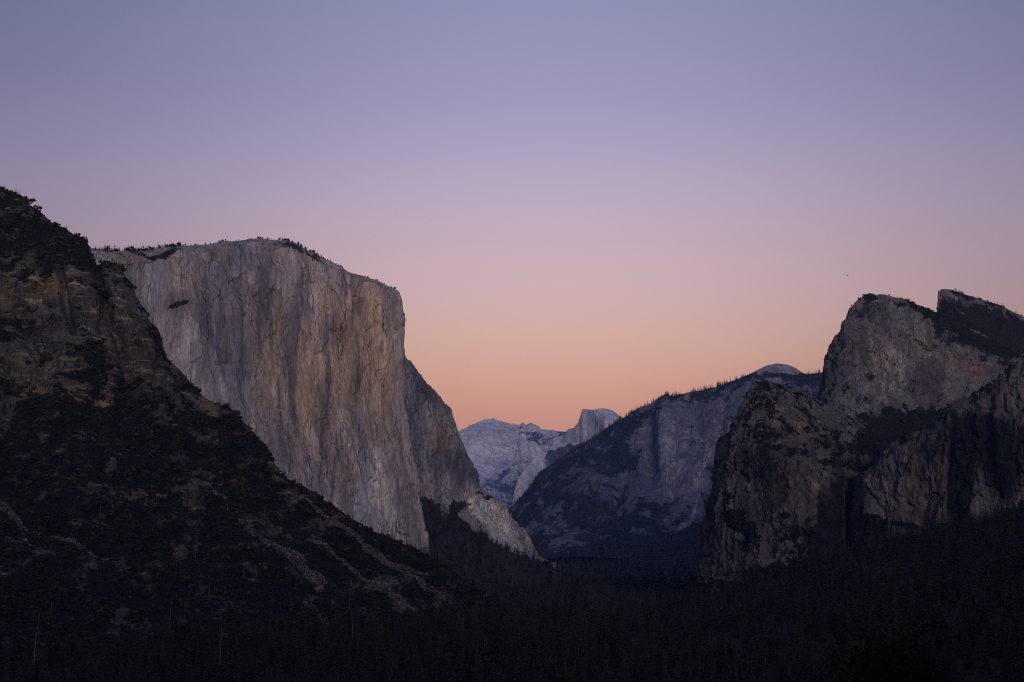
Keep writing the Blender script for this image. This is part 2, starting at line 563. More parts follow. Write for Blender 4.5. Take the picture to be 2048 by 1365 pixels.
def cap_masks(G, px, py, N):
    n1 = fbm(G / np.array([60, 60, 300.0]), 4, 3)
    n2 = fbm(G / np.array([25, 25, 60.0]), 3, 5)
    x, y = px + 14 * n1, py + 20 * n2
    tan = blobs(x, y, [(640, 660, 120, 190, 0, 0.55), (745, 690, 60, 150, 0, 0.75), (600, 800, 60, 120, 0, 0.5), (690, 820, 70, 130, 0, 0.55), (480, 620, 70, 90, 0, 0.25),
                       (770, 800, 35, 100, 0, 0.4), (560, 700, 40, 140, 0, 0.5), (615, 520, 14, 16, 0, 0.9), (300, 510, 90, 12, 0, 0.5), (250, 505, 60, 10, 0, 0.6)])
    dark = blobs(x, y, [(470, 640, 40, 160, 0, 0.42), (530, 580, 22, 120, 0, 0.45), (415, 640, 30, 120, 10, 0.42), (600, 570, 30, 60, 0, 0.35), (715, 600, 12, 40, 0, 0.5), (590, 720, 14, 170, 0, 0.55),
                        (560, 860, 16, 90, 0, 0.4), (650, 720, 12, 120, 0, 0.4), (705, 760, 14, 90, 0, 0.35), (640, 880, 14, 90, 0, 0.35), (470, 800, 30, 90, 0, 0.25), (690, 560, 16, 30, 0, 0.4), (675, 665, 30, 40, 0, 0.3),
                        (725, 930, 10, 120, -6, 0.35), (800, 930, 10, 140, -6, 0.35), (670, 930, 10, 100, 0, 0.3), (350, 610, 40, 24, 0, 0.4)])
    for cx, y0, y1, wd, wt in [(592, 620, 850, 5, 0.9), (600, 560, 760, 4, 0.7), (652, 640, 840, 4, 0.7), (560, 760, 900, 6, 0.6), (520, 520, 700, 8, 0.5), (536, 540, 640, 6, 0.6), (706, 560, 640, 5, 0.8), (712, 660, 800, 4, 0.6), (480, 560, 760, 7, 0.5), (440, 600, 740, 8, 0.45),
                               (410, 560, 640, 9, 0.5), (735, 600, 760, 3, 0.5), (765, 620, 780, 3, 0.45), (640, 840, 960, 4, 0.6), (668, 880, 1010, 5, 0.55), (690, 560, 600, 8, 0.7), (575, 860, 960, 4, 0.6), (625, 700, 860, 3, 0.6), (545, 640, 740, 4, 0.6), (785, 660, 830, 4, 0.4), (612, 540, 620, 5, 0.6)]:
        xx = (px + 7 * n1 + 3 * n2 - cx) / (0.6 * wd)
        dark = dark + 0.75 * wt * np.exp(-xx * xx) * sm(y0 - 25, y0 + 10, py) * sm(y1 + 50, y1 - 30, py)
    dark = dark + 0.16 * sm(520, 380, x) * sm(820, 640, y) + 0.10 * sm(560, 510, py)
    pale = blobs(x, y, [(700, 900, 22, 130, -24, 0.5), (640, 980, 120, 60, 25, 0.32), (450, 780, 60, 60, 0, 0.35), (380, 690, 26, 90, 0, 0.3), (800, 1010, 40, 110, -8, 0.3), (760, 980, 14, 120, -16, 0.45),
                        (505, 850, 5, 60, 0, 0.7), (525, 800, 4, 60, 0, 0.5), (720, 840, 3, 50, 0, 0.7), (300, 570, 50, 40, 0, 0.25), (440, 560, 60, 40, 0, 0.2), (520, 495, 60, 12, 0, 0.4)])
    veg = blobs(px + 8 * n2, py + 6 * n1, [(357, 609, 26, 6, -14, 0.85), (300, 512, 60, 4, 10, 0.62), (340, 508, 34, 6, -8, 0.7), (230, 500, 60, 5, 0, 0.6),
                               (600, 500, 40, 9, 25, 0.5), (560, 492, 26, 6, 10, 0.5), (650, 528, 30, 6, 28, 0.42), (640, 508, 20, 6, 28, 0.6)])
    up = sm(0.35, 0.7, N[..., 2])
    veg = np.maximum(veg, 0.25 * up * (py < 600))
    return mk(tan, dark, veg, pale)


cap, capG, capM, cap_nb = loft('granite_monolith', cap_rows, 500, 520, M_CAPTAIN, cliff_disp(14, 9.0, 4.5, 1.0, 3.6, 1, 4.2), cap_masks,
                               wrap_l=(-300, 250, -60), wrap_r=(-95, 420, 0), back=[(90, 2), (420, -25), (1100, -260)],
                               row_w=[0.35, 1.0, 1.1, 1.0, 1.1, 1.2])
tag(cap, 'huge sheer pale granite monolith with a rounded summit and a sharp vertical right edge', 'cliff')

# the buttress that steps down behind its edge
BUT = [(770, 660, 3960), (805, 706, 4050), (830, 735, 4120), (850, 765, 4180), (880, 795, 4280), (900, 820, 4350), (912, 850, 4400), (925, 890, 4450),
       (940, 925, 4500), (955, 958, 4560), (970, 985, 4610), (1000, 1010, 4720), (1020, 1035, 4800), (1045, 1070, 4900), (1066, 1098, 5000), (1080, 1118, 5060)]


def but_row(f, dY):
    # f: 0 skyline .. 1 foot
    return [(x + 14 * f, y + (1128 - y) * f, Y + dY - 60 * f) for x, y, Y in BUT]


def but_masks(G, px, py, N):
    n1 = fbm(G / np.array([50, 50, 120.0]), 4, 8)
    x, y = px + 16 * n1, py + 10 * fbm(G / 40.0, 3, 9)
    tan = blobs(x, y, [(850, 960, 16, 40, 0, 0.7), (900, 880, 50, 60, 0, 0.3), (1050, 1085, 16, 20, 0, 0.9), (865, 870, 16, 60, 0, 0.35), (900, 900, 8, 50, -10, 0.5)])
    dark = 0.12 * sm(1000, 960, y - 0.3 * (x - 900)) + blobs(x, y, [(825, 830, 22, 160, 0, 0.6), (905, 925, 40, 26, 10, 0.7), (850, 790, 30, 30, 30, 0.4), (935, 960, 26, 26, 50, 0.5), (870, 930, 20, 40, 0, 0.4)])
    pale = blobs(x, y, [(950, 1005, 46, 24, 55, 0.75), (985, 1060, 60, 14, 42, 1.0), (1020, 1100, 40, 8, 32, 1.2), (1000, 1050, 60, 30, 45, 0.55), (915, 835, 8, 40, -18, 0.4), (960, 1000, 60, 10, 52, 0.8)])
    nv = fbm(G / np.array([28, 28, 28.0]), 4, 12)
    veg = blobs(px + 10 * nv, py + 10 * nv, [(910, 1012, 22, 14, 0, 1.0), (975, 992, 34, 5, 14, 0.8), (860, 1010, 24, 16, 20, 0.7), (880, 1050, 40, 34, 30, 0.9), (925, 1075, 50, 30, 30, 1.0), (965, 1095, 40, 16, 25, 1.0), (1010, 1025, 18, 8, 30, 0.5)])
    line = (py - (992 + (px - 850) * 0.80))
    veg = np.maximum(veg * 0.8, sm(-10, 22, line + 34 * nv) * (px < 1030) * 0.9) + 0.35 * rag(G, 40.0, 13)
    pale = pale * (1 - 0.7 * sm(0.4, 0.7, veg))
    return mk(tan, dark, veg, pale)


but, butG, butM, but_nb = loft('granite_buttress', [BUT, but_row(0.12, -20), but_row(0.5, -60), but_row(0.8, -150), but_row(1.0, -330)], 230, 260, M_BUTTRESS,
                               cliff_disp(26, 12, 7, 1.0, 2.2, 40, 6.0), but_masks, wrap_r=(120, 500, -60), back=[(120, -20), (700, -200)], row_w=[0.4, 1, 0.8, 0.6])
tag(but, 'darker granite buttress stepping down to the valley behind the monolith edge, with a white rockfall streak', 'cliff')

# ------------------------------------------------------------------ the dark brushy mountainside on the left
SKYL = [(-420, 150, 2380), (-150, 290, 2330), (-60, 340, 2310), (0, 372, 2300), (12, 381, 2300), (25, 384, 2300), (45, 393, 2298), (60, 409, 2296), (85, 426, 2292), (105, 446, 2290), (125, 461, 2288), (145, 476, 2286),
        (165, 487, 2284), (180, 501, 2282), (195, 531, 2281), (215, 536, 2280), (235, 551, 2280), (255, 571, 2280), (262, 591, 2280), (275, 611, 2281), (290, 621, 2282),
        (300, 641, 2284), (315, 656, 2286), (325, 691, 2290), (335, 721, 2293), (355, 745, 2298), (385, 775, 2305), (410, 798, 2312), (430, 816, 2318), (442, 830, 2322),
        (452, 816, 2325), (470, 824, 2330), (485, 846, 2335), (510, 871, 2342), (525, 891, 2347), (545, 916, 2354), (560, 946, 2360), (590, 966, 2370), (640, 996, 2388),
        (700, 1036, 2410), (760, 1069, 2432), (860, 1114, 2470), (900, 1141, 2485), (950, 1176, 2505), (1000, 1209, 2530), (1060, 1245, 2560)]


def base_pt(x):
    t = (x + 420) / (1060 + 420.0)
    Y = 1350 + 1160 * t ** 1.25
    # pixel row of the valley floor (z about 6 m) at this distance
    w = (-14 - CAMZ) / Y
    # tan(elev) = w  ->  py
    e = math.atan(w)
    return 682.5 - F * math.tan(e - TH), Y


def sky_row(f, bend):
    """f: 0 skyline .. 1 foot; steep above, gentler scree below"""
    out = []
    for x, y, Y in SKYL:
        by, bY = base_pt(x)
        fr = 1 - (1 - f)            # share of the way down on the picture
        t = 1 - f
        dep = 1 - (1 - t) ** bend
        py = y + (by - y) * fr
        out.append((x, py, bY + (Y - bY) * dep))
    return out


def slope_masks(G, px, py, N):
    n1 = fbm(G / np.array([90, 90, 60.0]), 4, 60)
    n2 = fbm(G / np.array([30, 30, 22.0]), 4, 61)
    n3 = fbm(G / np.array([14, 14, 10.0]), 3, 62)
    x, y = px + 22 * n1 + 8 * n2, py + 16 * n2
    rock = blobs(x, y, [(50, 590, 110, 50, 6, 1.0), (200, 610, 80, 60, 20, 0.75), (60, 740, 120, 40, 8, 0.8), (270, 690, 60, 60, 40, 0.65), (100, 680, 120, 40, 6, 0.55), (130, 640, 160, 40, 6, 0.6),
                        (240, 640, 40, 80, -20, 0.5), (395, 800, 50, 14, 30, 0.9), (425, 825, 18, 22, 0, 1.0), (410, 880, 30, 16, 20, 0.7), (80, 800, 120, 30, 4, 0.55), (220, 950, 8, 40, 5, 0.8), (160, 570, 40, 24, 20, 0.8),
                        (290, 780, 60, 30, 30, 0.55), (250, 740, 80, 16, 22, 0.6), (215, 800, 14, 50, 10, 0.6), (330, 740, 40, 18, 30, 0.6), (390, 985, 40, 10, 40, 0.5), (545, 930, 14, 18, 60, 0.8)])
    scree = scree_mask(px + 9 * n2, py + 7 * n2)
    SCREE_MAP.append(scree)
    tan = blobs(x, y, [(50, 580, 110, 40, 6, 0.8), (120, 575, 40, 16, 10, 0.9), (60, 740, 80, 20, 8, 0.7), (120, 805, 140, 14, 4, 0.9), (20, 680, 60, 14, 0, 0.8), (425, 825, 18, 22, 0, 0.9), (395, 800, 50, 12, 30, 0.7), (160, 560, 18, 14, 10, 0.7), (215, 790, 18, 50, 10, 0.5), (218, 940, 4, 12, 0, 1.0)])
    dark = 0.35 * scree + blobs(x, y, [(210, 560, 24, 70, 0, 0.6), (300, 690, 16, 40, -20, 0.7), (320, 690, 14, 40, -20, 0.6), (60, 660, 120, 16, 6, 0.5)])
    # ledges of clean rock: thin lines that dip to the right
    led = np.zeros_like(px)
    for x0, y0, x1, y1, w in [(60, 560, 115, 575, 2.2), (140, 585, 175, 592, 1.6), (195, 598, 225, 606, 1.8), (240, 606, 262, 614, 1.8), (145, 672, 180, 678, 1.6), (70, 668, 95, 671, 1.4), (180, 703, 235, 722, 1.5),
                              (235, 722, 280, 742, 1.6), (165, 724, 195, 735, 1.4), (10, 588, 30, 584, 1.5), (50, 608, 90, 612, 1.8), (230, 652, 270, 656, 1.2), (330, 775, 380, 792, 1.6), (55, 693, 85, 695, 1.2)]:
        ux, uy = x1 - x0, y1 - y0
        L2 = ux * ux + uy * uy
        t = np.clip(((px - x0) * ux + (py - y0) * uy) / L2, 0, 1)
        d = np.hypot(px - x0 - t * ux, py + 5 * n2 - y0 - t * uy)
        led = np.maximum(led, np.exp(-(d / w) ** 2) * (0.6 + 0.6 * n3))
    veg = np.clip(0.74 - 0.62 * np.clip(rock, 0, 1.15) + 0.75 * rag(G, np.array([40, 40, 22.0]), 63) + 0.2 * n1, 0, 1)
    veg = np.where(scree > 0.4, 0.05, veg)
    veg = veg * (1 - np.clip(led, 0, 1))
    pale = np.clip(1.4 * led + 0.25 * rock * (n3 > 0.1), 0, 1)
    tan = tan * (1 - scree)
    return mk(tan, dark, veg, pale)


SCREE = [[(a, b, c * 0.46) for a, b, c in ln] for ln in [[(590, 988, 5), (640, 1022, 10), (700, 1068, 13), (760, 1118, 17), (800, 1152, 14), (850, 1188, 8), (866, 1200, 3)],
         [(615, 1075, 4), (650, 1098, 8), (700, 1135, 12), (745, 1165, 15), (790, 1200, 17), (825, 1228, 10)],
         [(760, 1128, 4), (800, 1136, 6), (845, 1156, 5)],
         [(405, 978, 3), (428, 1008, 9), (448, 1028, 6)],
         [(470, 1062, 6), (505, 1090, 10), (560, 1125, 20), (610, 1150, 30), (645, 1172, 22)],
         [(-20, 985, 16), (15, 1010, 16), (45, 1040, 12), (75, 1062, 6)],
         [(110, 1065, 6), (140, 1088, 10), (175, 1112, 10), (210, 1130, 6)],
         [(38, 1078, 3), (60, 1090, 5), (68, 1096, 2)],
         [(800, 1160, 5), (840, 1190, 6), (880, 1215, 4)]]]


SCREE_MAP = []


def scree_mask(px, py):
    r = np.zeros_like(px)
    for line in SCREE:
        for (x0, y0, w0), (x1, y1, w1) in zip(line[:-1], line[1:]):
            ux, uy = x1 - x0, y1 - y0
            t = np.clip(((px - x0) * ux + (py - y0) * uy) / (ux * ux + uy * uy), 0, 1)
            d = np.hypot(px - x0 - t * ux, py - y0 - t * uy)
            r = np.maximum(r, sm(1.15, 0.7, d / (w0 + (w1 - w0) * t)))
    return r


def slope_disp(G, px, py, v, m):
    q = G
    crag = np.clip(1.1 - m[..., 2] * 1.1, 0, 1)                     # bare rock is craggier than the brush
    hgt = sm(1.0, 0.35, v)
    d = 44 * fbm(q / np.array([150, 150, 300.0]), 4, 70) * (0.25 + 0.75 * hgt)
    d += 20 * ridged(q / np.array([70, 70, 190.0]), 3, 72) * (0.2 + 0.8 * hgt)
    d += (2.0 + 4.0 * crag) * fbm(q / np.array([16, 16, 12.0]), 4, 74, 0.6)
    # bedding steps
    s = (q[..., 2] + 0.12 * q[..., 0] + 14 * fbm(q / 90.0, 3, 75)) / 26.0
    fr = s - np.floor(s)
    d += (1.5 + 4.5 * crag) * (sm(0.0, 0.75, fr) - fr) * hgt * 2.0
    s = (q[..., 2] + 0.16 * q[..., 0] + 30 * fbm(q / 140.0, 3, 76)) / 74.0
    fr = s - np.floor(s)
    d += 20 * (sm(0.0, 0.8, fr) - fr) * hgt * sm(380, 560, py) * sm(1000, 850, py)
    # clefts that part the buttresses of the upper cliff
    for x0, y0, x1, y1, wd, dp in [(183, 495, 205, 600, 9, -46), (205, 600, 262, 770, 11, -34), (296, 640, 318, 700, 6, -26), (318, 700, 345, 760, 7, -22), (120, 540, 150, 680, 8, -24), (40, 640, 95, 760, 10, -18), (262, 770, 330, 900, 14, -20),
                                   (225, 545, 240, 640, 16, 18), (275, 640, 290, 720, 12, 16), (155, 560, 180, 700, 14, 14), (60, 580, 75, 640, 40, 12), (425, 815, 432, 850, 14, 12), (0, 840, 60, 960, 30, -16), (400, 900, 500, 1000, 22, -10)]:
        ux, uy = x1 - x0, y1 - y0
        t = np.clip(((px - x0) * ux + (py - y0) * uy) / (ux * ux + uy * uy), 0, 1)
        dist = np.hypot(px + 9 * fbm(q / 50.0, 3, 77) - x0 - t * ux, py - y0 - t * uy)
        d += dp * np.exp(-(dist / wd) ** 2)
    e = np.where(v < 0, 0.3, 0.3 + 0.7 * sm(0.0, 0.12, v)) * (0.15 + 0.85 * sm(1.0, 0.8, v))
    return d * e


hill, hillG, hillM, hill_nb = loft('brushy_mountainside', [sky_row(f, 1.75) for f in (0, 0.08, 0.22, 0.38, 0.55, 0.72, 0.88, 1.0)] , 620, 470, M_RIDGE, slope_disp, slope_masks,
                                   back=[(60, -12), (500, -160), (1000, -420)], row_w=[0.08, 0.14, 0.16, 0.17, 0.17, 0.16, 0.12])
tag(hill, 'dark brush covered mountainside with brown rock bands and grey scree chutes', 'mountainside')

# ------------------------------------------------------------------ spires and the waterfall cliff on the right
MID = [(1610, 820, 3740), (1638, 790, 3700), (1650, 738, 3680), (1660, 691, 3670), (1676, 671, 3665), (1689, 657, 3660), (1692, 640, 3660), (1698, 616, 3665), (1715, 601, 3670), (1740, 590, 3680),
       (1760, 590, 3690), (1785, 598, 3700), (1815, 606, 3720), (1840, 614, 3740), (1870, 622, 3760), (1900, 636, 3780), (1950, 668, 3800), (2000, 690, 3820), (2060, 712, 3850), (2300, 860, 3900)]


def frac_row(top, f, foot, dY, dx=0):
    return [(x + dx * f, y + (foot(x) - y) * f, Y + dY) for x, y, Y in top]


def mid_foot(x):
    return float(np.interp(x, [1600, 1640, 1740, 1900, 2050, 2300], [850, 860, 905, 900, 860, 900]))


def mid_masks(G, px, py, N):
    n1 = fbm(G / np.array([70, 70, 120.0]), 4, 80)
    n2 = fbm(G / np.array([24, 24, 30.0]), 4, 81)
    x, y = px + 18 * n1, py + 14 * n2
    tan = blobs(x, y, [(1925, 735, 60, 13, 18, 1.0), (1880, 715, 20, 12, 0, 0.9), (1970, 745, 30, 10, 25, 0.8), (1910, 785, 40, 14, 10, 0.5), (1805, 678, 14, 16, 0, 0.7), (1735, 825, 14, 14, 0, 0.7), (1850, 740, 20, 14, 0, 0.6), (1940, 770, 60, 14, 10, 0.4)])
    dark = blobs(x, y, [(1670, 740, 20, 80, 10, 0.5), (1850, 770, 50, 30, 0, 0.35), (1740, 620, 50, 20, 0, 0.4), (1720, 660, 20, 40, 0, 0.3)])
    pale = blobs(x, y, [(1770, 740, 60, 50, 0, 0.4), (1840, 700, 40, 30, 30, 0.3), (1750, 800, 30, 50, 0, 0.3), (1980, 770, 60, 20, 30, 0.3), (1780, 660, 40, 50, 20, 0.2)])
    veg = blobs(px + 16 * n2, py + 12 * n2, [(1720, 604, 26, 9, -30, 0.3), (1810, 610, 40, 6, 14, 0.6), (1850, 624, 40, 10, 14, 0.8), (1950, 665, 90, 34, 18, 0.95), (2030, 690, 80, 26, 14, 1.0), (1900, 645, 40, 14, 20, 0.7), (2000, 725, 60, 12, 30, 0.5),
                                  (1740, 600, 34, 6, 0, 0.35), (1800, 850, 80, 28, 0, 1.0), (1890, 830, 60, 24, 0, 0.8), (1850, 750, 10, 6, 0, 0.5), (1820, 810, 20, 6, 0, 0.5), (1840, 690, 40, 5, 30, 0.35)])
    return mk(tan, dark, veg * 0.75 + 0.12 + 0.55 * rag(G, np.array([40, 40, 30.0]), 82), pale)


mid, midG, midM, mid_nb = loft('granite_spire', [MID, frac_row(MID, 0.10, mid_foot, -25), frac_row(MID, 0.4, mid_foot, -90), frac_row(MID, 0.7, mid_foot, -170), frac_row(MID, 1.0, mid_foot, -260)],
                               330, 200, M_CATHEDRAL, cliff_disp(24, 12, 8, 0.8, 1.8, 90, 6.5), mid_masks, wrap_l=(60, 350, -10), back=[(70, -6), (400, -120), (800, -330)], row_w=[0.3, 1, 1, 0.9])
tag(mid, 'broad grey granite rock with rounded summit and rust red scars above the waterfall', 'cliff')

HIGH = [(1874, 640, 4180), (1875, 600, 4185), (1876, 583, 4190), (1885, 579, 4200), (1905, 580, 4210), (1930, 589, 4220), (1960, 599, 4240), (2000, 612, 4260), (2048, 634, 4290), (2150, 690, 4340), (2320, 800, 4400)]


def high_masks(G, px, py, N):
    n2 = fbm(G / np.array([30, 30, 34.0]), 4, 101)
    tan = blobs(px, py, [(1890, 590, 20, 10, 0, 0.5), (1885, 610, 8, 24, 0, 0.6)])
    dark = blobs(px, py, [(1920, 610, 40, 20, 10, 0.4)])
    veg = blobs(px + 14 * n2, py + 12 * n2, [(1960, 640, 100, 30, 18, 1.0), (2050, 680, 100, 40, 18, 1.0), (1940, 596, 60, 5, 18, 0.5), (1900, 660, 30, 30, 0, 0.7)])
    return mk(tan, dark, veg * 0.75 + 0.12 + 0.6 * rag(G, np.array([40, 40, 30.0]), 102), 0 * px)


high, highG, highM, high_nb = loft('granite_pinnacle', [HIGH, frac_row(HIGH, 0.15, lambda x: 760, -15), frac_row(HIGH, 0.5, lambda x: 760, -60), frac_row(HIGH, 1.0, lambda x: 760, -160)],
                                   170, 90, M_CATHEDRAL, cliff_disp(9, 6, 3.0, 0.9, 1.8, 110, 1.5), high_masks, wrap_l=(40, 300, 0), back=[(60, -4), (400, -120)], row_w=[0.4, 1, 1])
tag(high, 'flat topped granite pinnacle with blunt vertical left end, rising behind the broad grey rock', 'cliff')

LOW = [(1392, 1150, 2960), (1397, 1100, 2955), (1404, 1055, 2950), (1414, 1005, 2945), (1424, 960, 2940), (1430, 920, 2938), (1434, 882, 2936), (1458, 867, 2934), (1470, 850, 2933), (1480, 816, 2933),
       (1490, 791, 2935), (1503, 771, 2940), (1520, 766, 2950), (1545, 768, 2965), (1580, 771, 2985), (1600, 779, 3000), (1635, 798, 3030), (1650, 815, 3045), (1690, 831, 3080), (1725, 849, 3110), (1760, 878, 3140)]


def low_row(pts):
    return pts


LOW1 = [(1393, 1152, 2930), (1432, 960, 2900), (1445, 905, 2890), (1490, 830, 2880), (1520, 805, 2885), (1600, 822, 2900), (1650, 850, 2910), (1700, 880, 2920), (1745, 902, 2930)]
LOW2 = [(1394, 1154, 2900), (1436, 1000, 2850), (1470, 920, 2800), (1520, 880, 2780), (1600, 905, 2760), (1650, 930, 2750), (1700, 948, 2760), (1720, 950, 2800)]
LOW3 = [(1395, 1156, 2880), (1440, 1020, 2810), (1480, 955, 2760), (1540, 930, 2730), (1600, 940, 2700), (1650, 952, 2690), (1690, 960, 2740), (1706, 962, 2830)]
LOW4 = [(1396, 1158, 2860), (1440, 1070, 2780), (1500, 1030, 2710), (1560, 1030, 2680), (1620, 1040, 2655), (1655, 1045, 2660), (1684, 1050, 2730), (1700, 1052, 2820)]
LOW5 = [(1398, 1168, 2830), (1440, 1160, 2730), (1500, 1160, 2650), (1560, 1160, 2610), (1620, 1160, 2590), (1650, 1160, 2610), (1680, 1160, 2690), (1700, 1160, 2800)]


def low_masks(G, px, py, N):
    n1 = fbm(G / np.array([60, 60, 90.0]), 4, 120)
    n2 = fbm(G / np.array([20, 20, 24.0]), 4, 121)
    x, y = px + 14 * n1 + 16 * rag(G, np.array([22, 22, 60.0]), 125), py + 12 * n2
    tan = blobs(x, y, [(1560, 830, 90, 40, 10, 0.55), (1650, 900, 70, 40, 30, 0.4), (1600, 960, 50, 40, 0, 0.35), (1500, 860, 20, 30, 0, 0.4), (1480, 930, 14, 30, 0, 0.5), (1440, 1140, 12, 14, 0, 0.7), (1610, 860, 40, 14, 0, 0.4)])
    dark = blobs(x, y, [(1530, 930, 50, 40, 20, 0.5), (1545, 1010, 60, 60, 0, 0.35), (1686, 1045, 32, 84, 0, 2.4), (1655, 1090, 40, 60, 20, 1.8), (1420, 1050, 16, 100, -8, 0.35), (1640, 1010, 10, 60, 0, 0.4)])
    pale = blobs(x, y, [(1630, 975, 60, 30, 20, 0.35), (1540, 1080, 60, 40, 20, 0.2), (1620, 1090, 20, 60, 0, 0.3)])
    pale = pale * (1 - np.clip(dark, 0, 1))
    up = np.clip(py - 950, 0, 1)
    n3 = fbm(G / np.array([9, 9, 9.0]), 3, 123)
    veg = blobs(px + 14 * n2, py + 14 * n2, [(1640, 905, 40, 20, 10, 0.35), (1690, 935, 40, 12, 10, 0.8), (1720, 905, 40, 20, -20, 0.8), (1750, 870, 50, 24, -20, 1.0), (1480, 1040, 40, 22, 30, 0.8), (1500, 1065, 46, 14, 40, 0.7),
                                  (1470, 1000, 20, 14, 30, 0.5), (1580, 1085, 40, 10, 14, 0.8), (1530, 1150, 50, 22, 0, 0.9), (1600, 1150, 40, 16, 0, 0.6), (1510, 790, 30, 12, -30, 0.5), (1560, 775, 60, 6, 0, 0.6), (1490, 1090, 20, 30, -30, 0.5), (1660, 1130, 40, 24, 0, 0.9), (1560, 870, 60, 8, 20, 0.3)])
    top = sm(0.25, 0.55, N[..., 2])
    rg = rag(G, np.array([34, 34, 26.0]), 124)
    veg = np.maximum(veg * 0.8 + 0.5 * rg, (0.34 + 0.8 * rg) * top)
    veg = np.maximum(veg, 0.16 + 0.6 * rg)
    return mk(tan, dark, veg, pale)


low, lowG, lowM, low_nb = loft('waterfall_bluff', [LOW, LOW1, LOW2, LOW3, LOW4, LOW5], 280, 280, M_FALLS, cliff_disp(15, 7, 6, 0.75, 2.0, 130, 5.0), low_masks,
                               wrap_l=(60, 420, -20), wrap_r=(50, 220, 0), back=[(60, -6), (350, -120), (700, -300)], row_w=[0.7, 0.9, 0.3, 0.9, 1.0])
tag(low, 'dark brown granite bluff with scrubby sloping top, left of the waterfall', 'cliff')

LEAN = [(1692, 962, 2800), (1712, 955, 2730), (1745, 932, 2700), (1770, 902, 2680), (1790, 882, 2670), (1830, 863, 2640), (1870, 846, 2610), (1890, 821, 2590), (1920, 801, 2570), (1950, 787, 2550), (1985, 771, 2530),
        (2010, 746, 2510), (2030, 727, 2500), (2060, 708, 2480), (2120, 690, 2440), (2250, 680, 2380), (2450, 700, 2300)]


def lean_row(f, dY, a=0.0):
    return [(x - (10 * f if x < 1760 else 0), y + (float(np.interp(x, [1690, 1800, 2048, 2450], [1165, 1150, 1120, 1100])) - y) * f, Y + dY + a * sin(pi * f)) for x, y, Y in LEAN]


def lean_masks(G, px, py, N):
    n1 = fbm(G / np.array([40, 40, 160.0]), 4, 140)
    n2 = fbm(G / np.array([20, 20, 24.0]), 4, 141)
    x, y = px + 14 * n1, py + 14 * n2
    tan = blobs(x, y, [(1880, 920, 18, 110, 0, 0.8), (1840, 1000, 40, 70, 0, 0.6), (1780, 960, 60, 40, 0, 0.4), (1930, 830, 30, 16, 0, 0.6), (1860, 1030, 30, 40, 0, 0.6), (1960, 960, 14, 60, 0, 0.6), (2030, 980, 20, 50, 0, 0.6), (1800, 900, 24, 24, 0, 0.5), (1820, 1010, 12, 24, 0, 0.7)])
    dark = blobs(x, y, [(1700, 1020, 26, 110, 0, 1.6), (1905, 960, 12, 130, 0, 1.1), (1930, 960, 16, 110, 0, 1.0), (2000, 900, 70, 60, 0, 0.85), (2010, 970, 24, 40, 0, 0.8), (1960, 860, 60, 40, 0, 0.6), (1850, 900, 40, 34, 0, 0.5), (1740, 1090, 60, 50, 0, 0.9), (1850, 1100, 50, 60, 0, 0.7)])
    pale = blobs(x, y, [(1950, 990, 40, 30, 0, 0.4), (1990, 1030, 60, 20, 0, 0.35), (1790, 980, 30, 40, 0, 0.3), (2040, 1000, 20, 30, 0, 0.4), (1860, 960, 10, 60, 0, 0.4)])
    pale = pale * (1 - np.clip(dark, 0, 1))
    veg = blobs(px + 10 * n2, py + 8 * n2, [(1745, 1055, 40, 22, 10, 0.9), (1800, 1048, 30, 6, 20, 0.7), (1840, 1055, 40, 8, 10, 0.7), (1720, 1120, 40, 20, 0, 0.8), (1850, 850, 60, 5, -25, 0.6), (1960, 784, 70, 6, -24, 0.5), (1800, 1120, 60, 30, 0, 0.6)])
    rg = rag(G, np.array([34, 34, 34.0]), 142)
    veg = np.maximum(veg * 0.85 + 0.4 * rg, sm(0.35, 0.6, N[..., 2]) * (0.5 + 0.7 * rg))
    return mk(tan, dark, veg, pale)


lean, leanG, leanM, lean_nb = loft('streaked_cliff', [LEAN, lean_row(0.10, -20), lean_row(0.4, -30), lean_row(0.7, -40), lean_row(1.0, -80)], 330, 260, M_FALLS, cliff_disp(14, 4.5, 5, 0.75, 2.4, 150, 4.5), lean_masks,
                                   wrap_l=(-20, 160, 0), back=[(60, 0), (400, -60), (800, -200)], row_w=[0.3, 1, 1, 1])
tag(lean, 'dark stained brown cliff with vertical streaks, right of the waterfall', 'cliff')

# hanging valley behind the lip of the falls
HANG = [(1600, 868, 3560), (1680, 838, 3560), (1735, 842, 3560), (1790, 846, 3560), (1850, 835, 3560), (1930, 800, 3560), (2100, 760, 3560)]
HANG1 = [(1600, 900, 3200), (1690, 880, 3200), (1740, 880, 3200), (1800, 872, 3200), (1860, 860, 3200), (2000, 830, 3200), (2120, 800, 3200)]
HANG2 = [(1600, 935, 2880), (1690, 945, 2840), (1720, 946, 2840), (1780, 918, 2860), (1860, 880, 2900), (2000, 860, 2900), (2140, 830, 2900)]
HANG3 = [(1600, 965, 2840), (1690, 968, 2815), (1720, 968, 2815), (1780, 960, 2840), (1860, 940, 2880), (2000, 930, 2880), (2160, 900, 2880)]


def hang_masks(G, px, py, N):
    return mk(0 * px, 0 * px, 0 * px + 1.0, 0 * px)


hang, hangG, hangM, hang_nb = loft('hanging_valley', [HANG, HANG1, HANG2, HANG3], 120, 60, M_FALLS, cliff_disp(10, 5, 3, 1.0, 1.0, 160), hang_masks, row_w=[1, 1, 0.2])
tag(hang, 'dark wooded hanging valley above the lip of the waterfall', 'hillside')

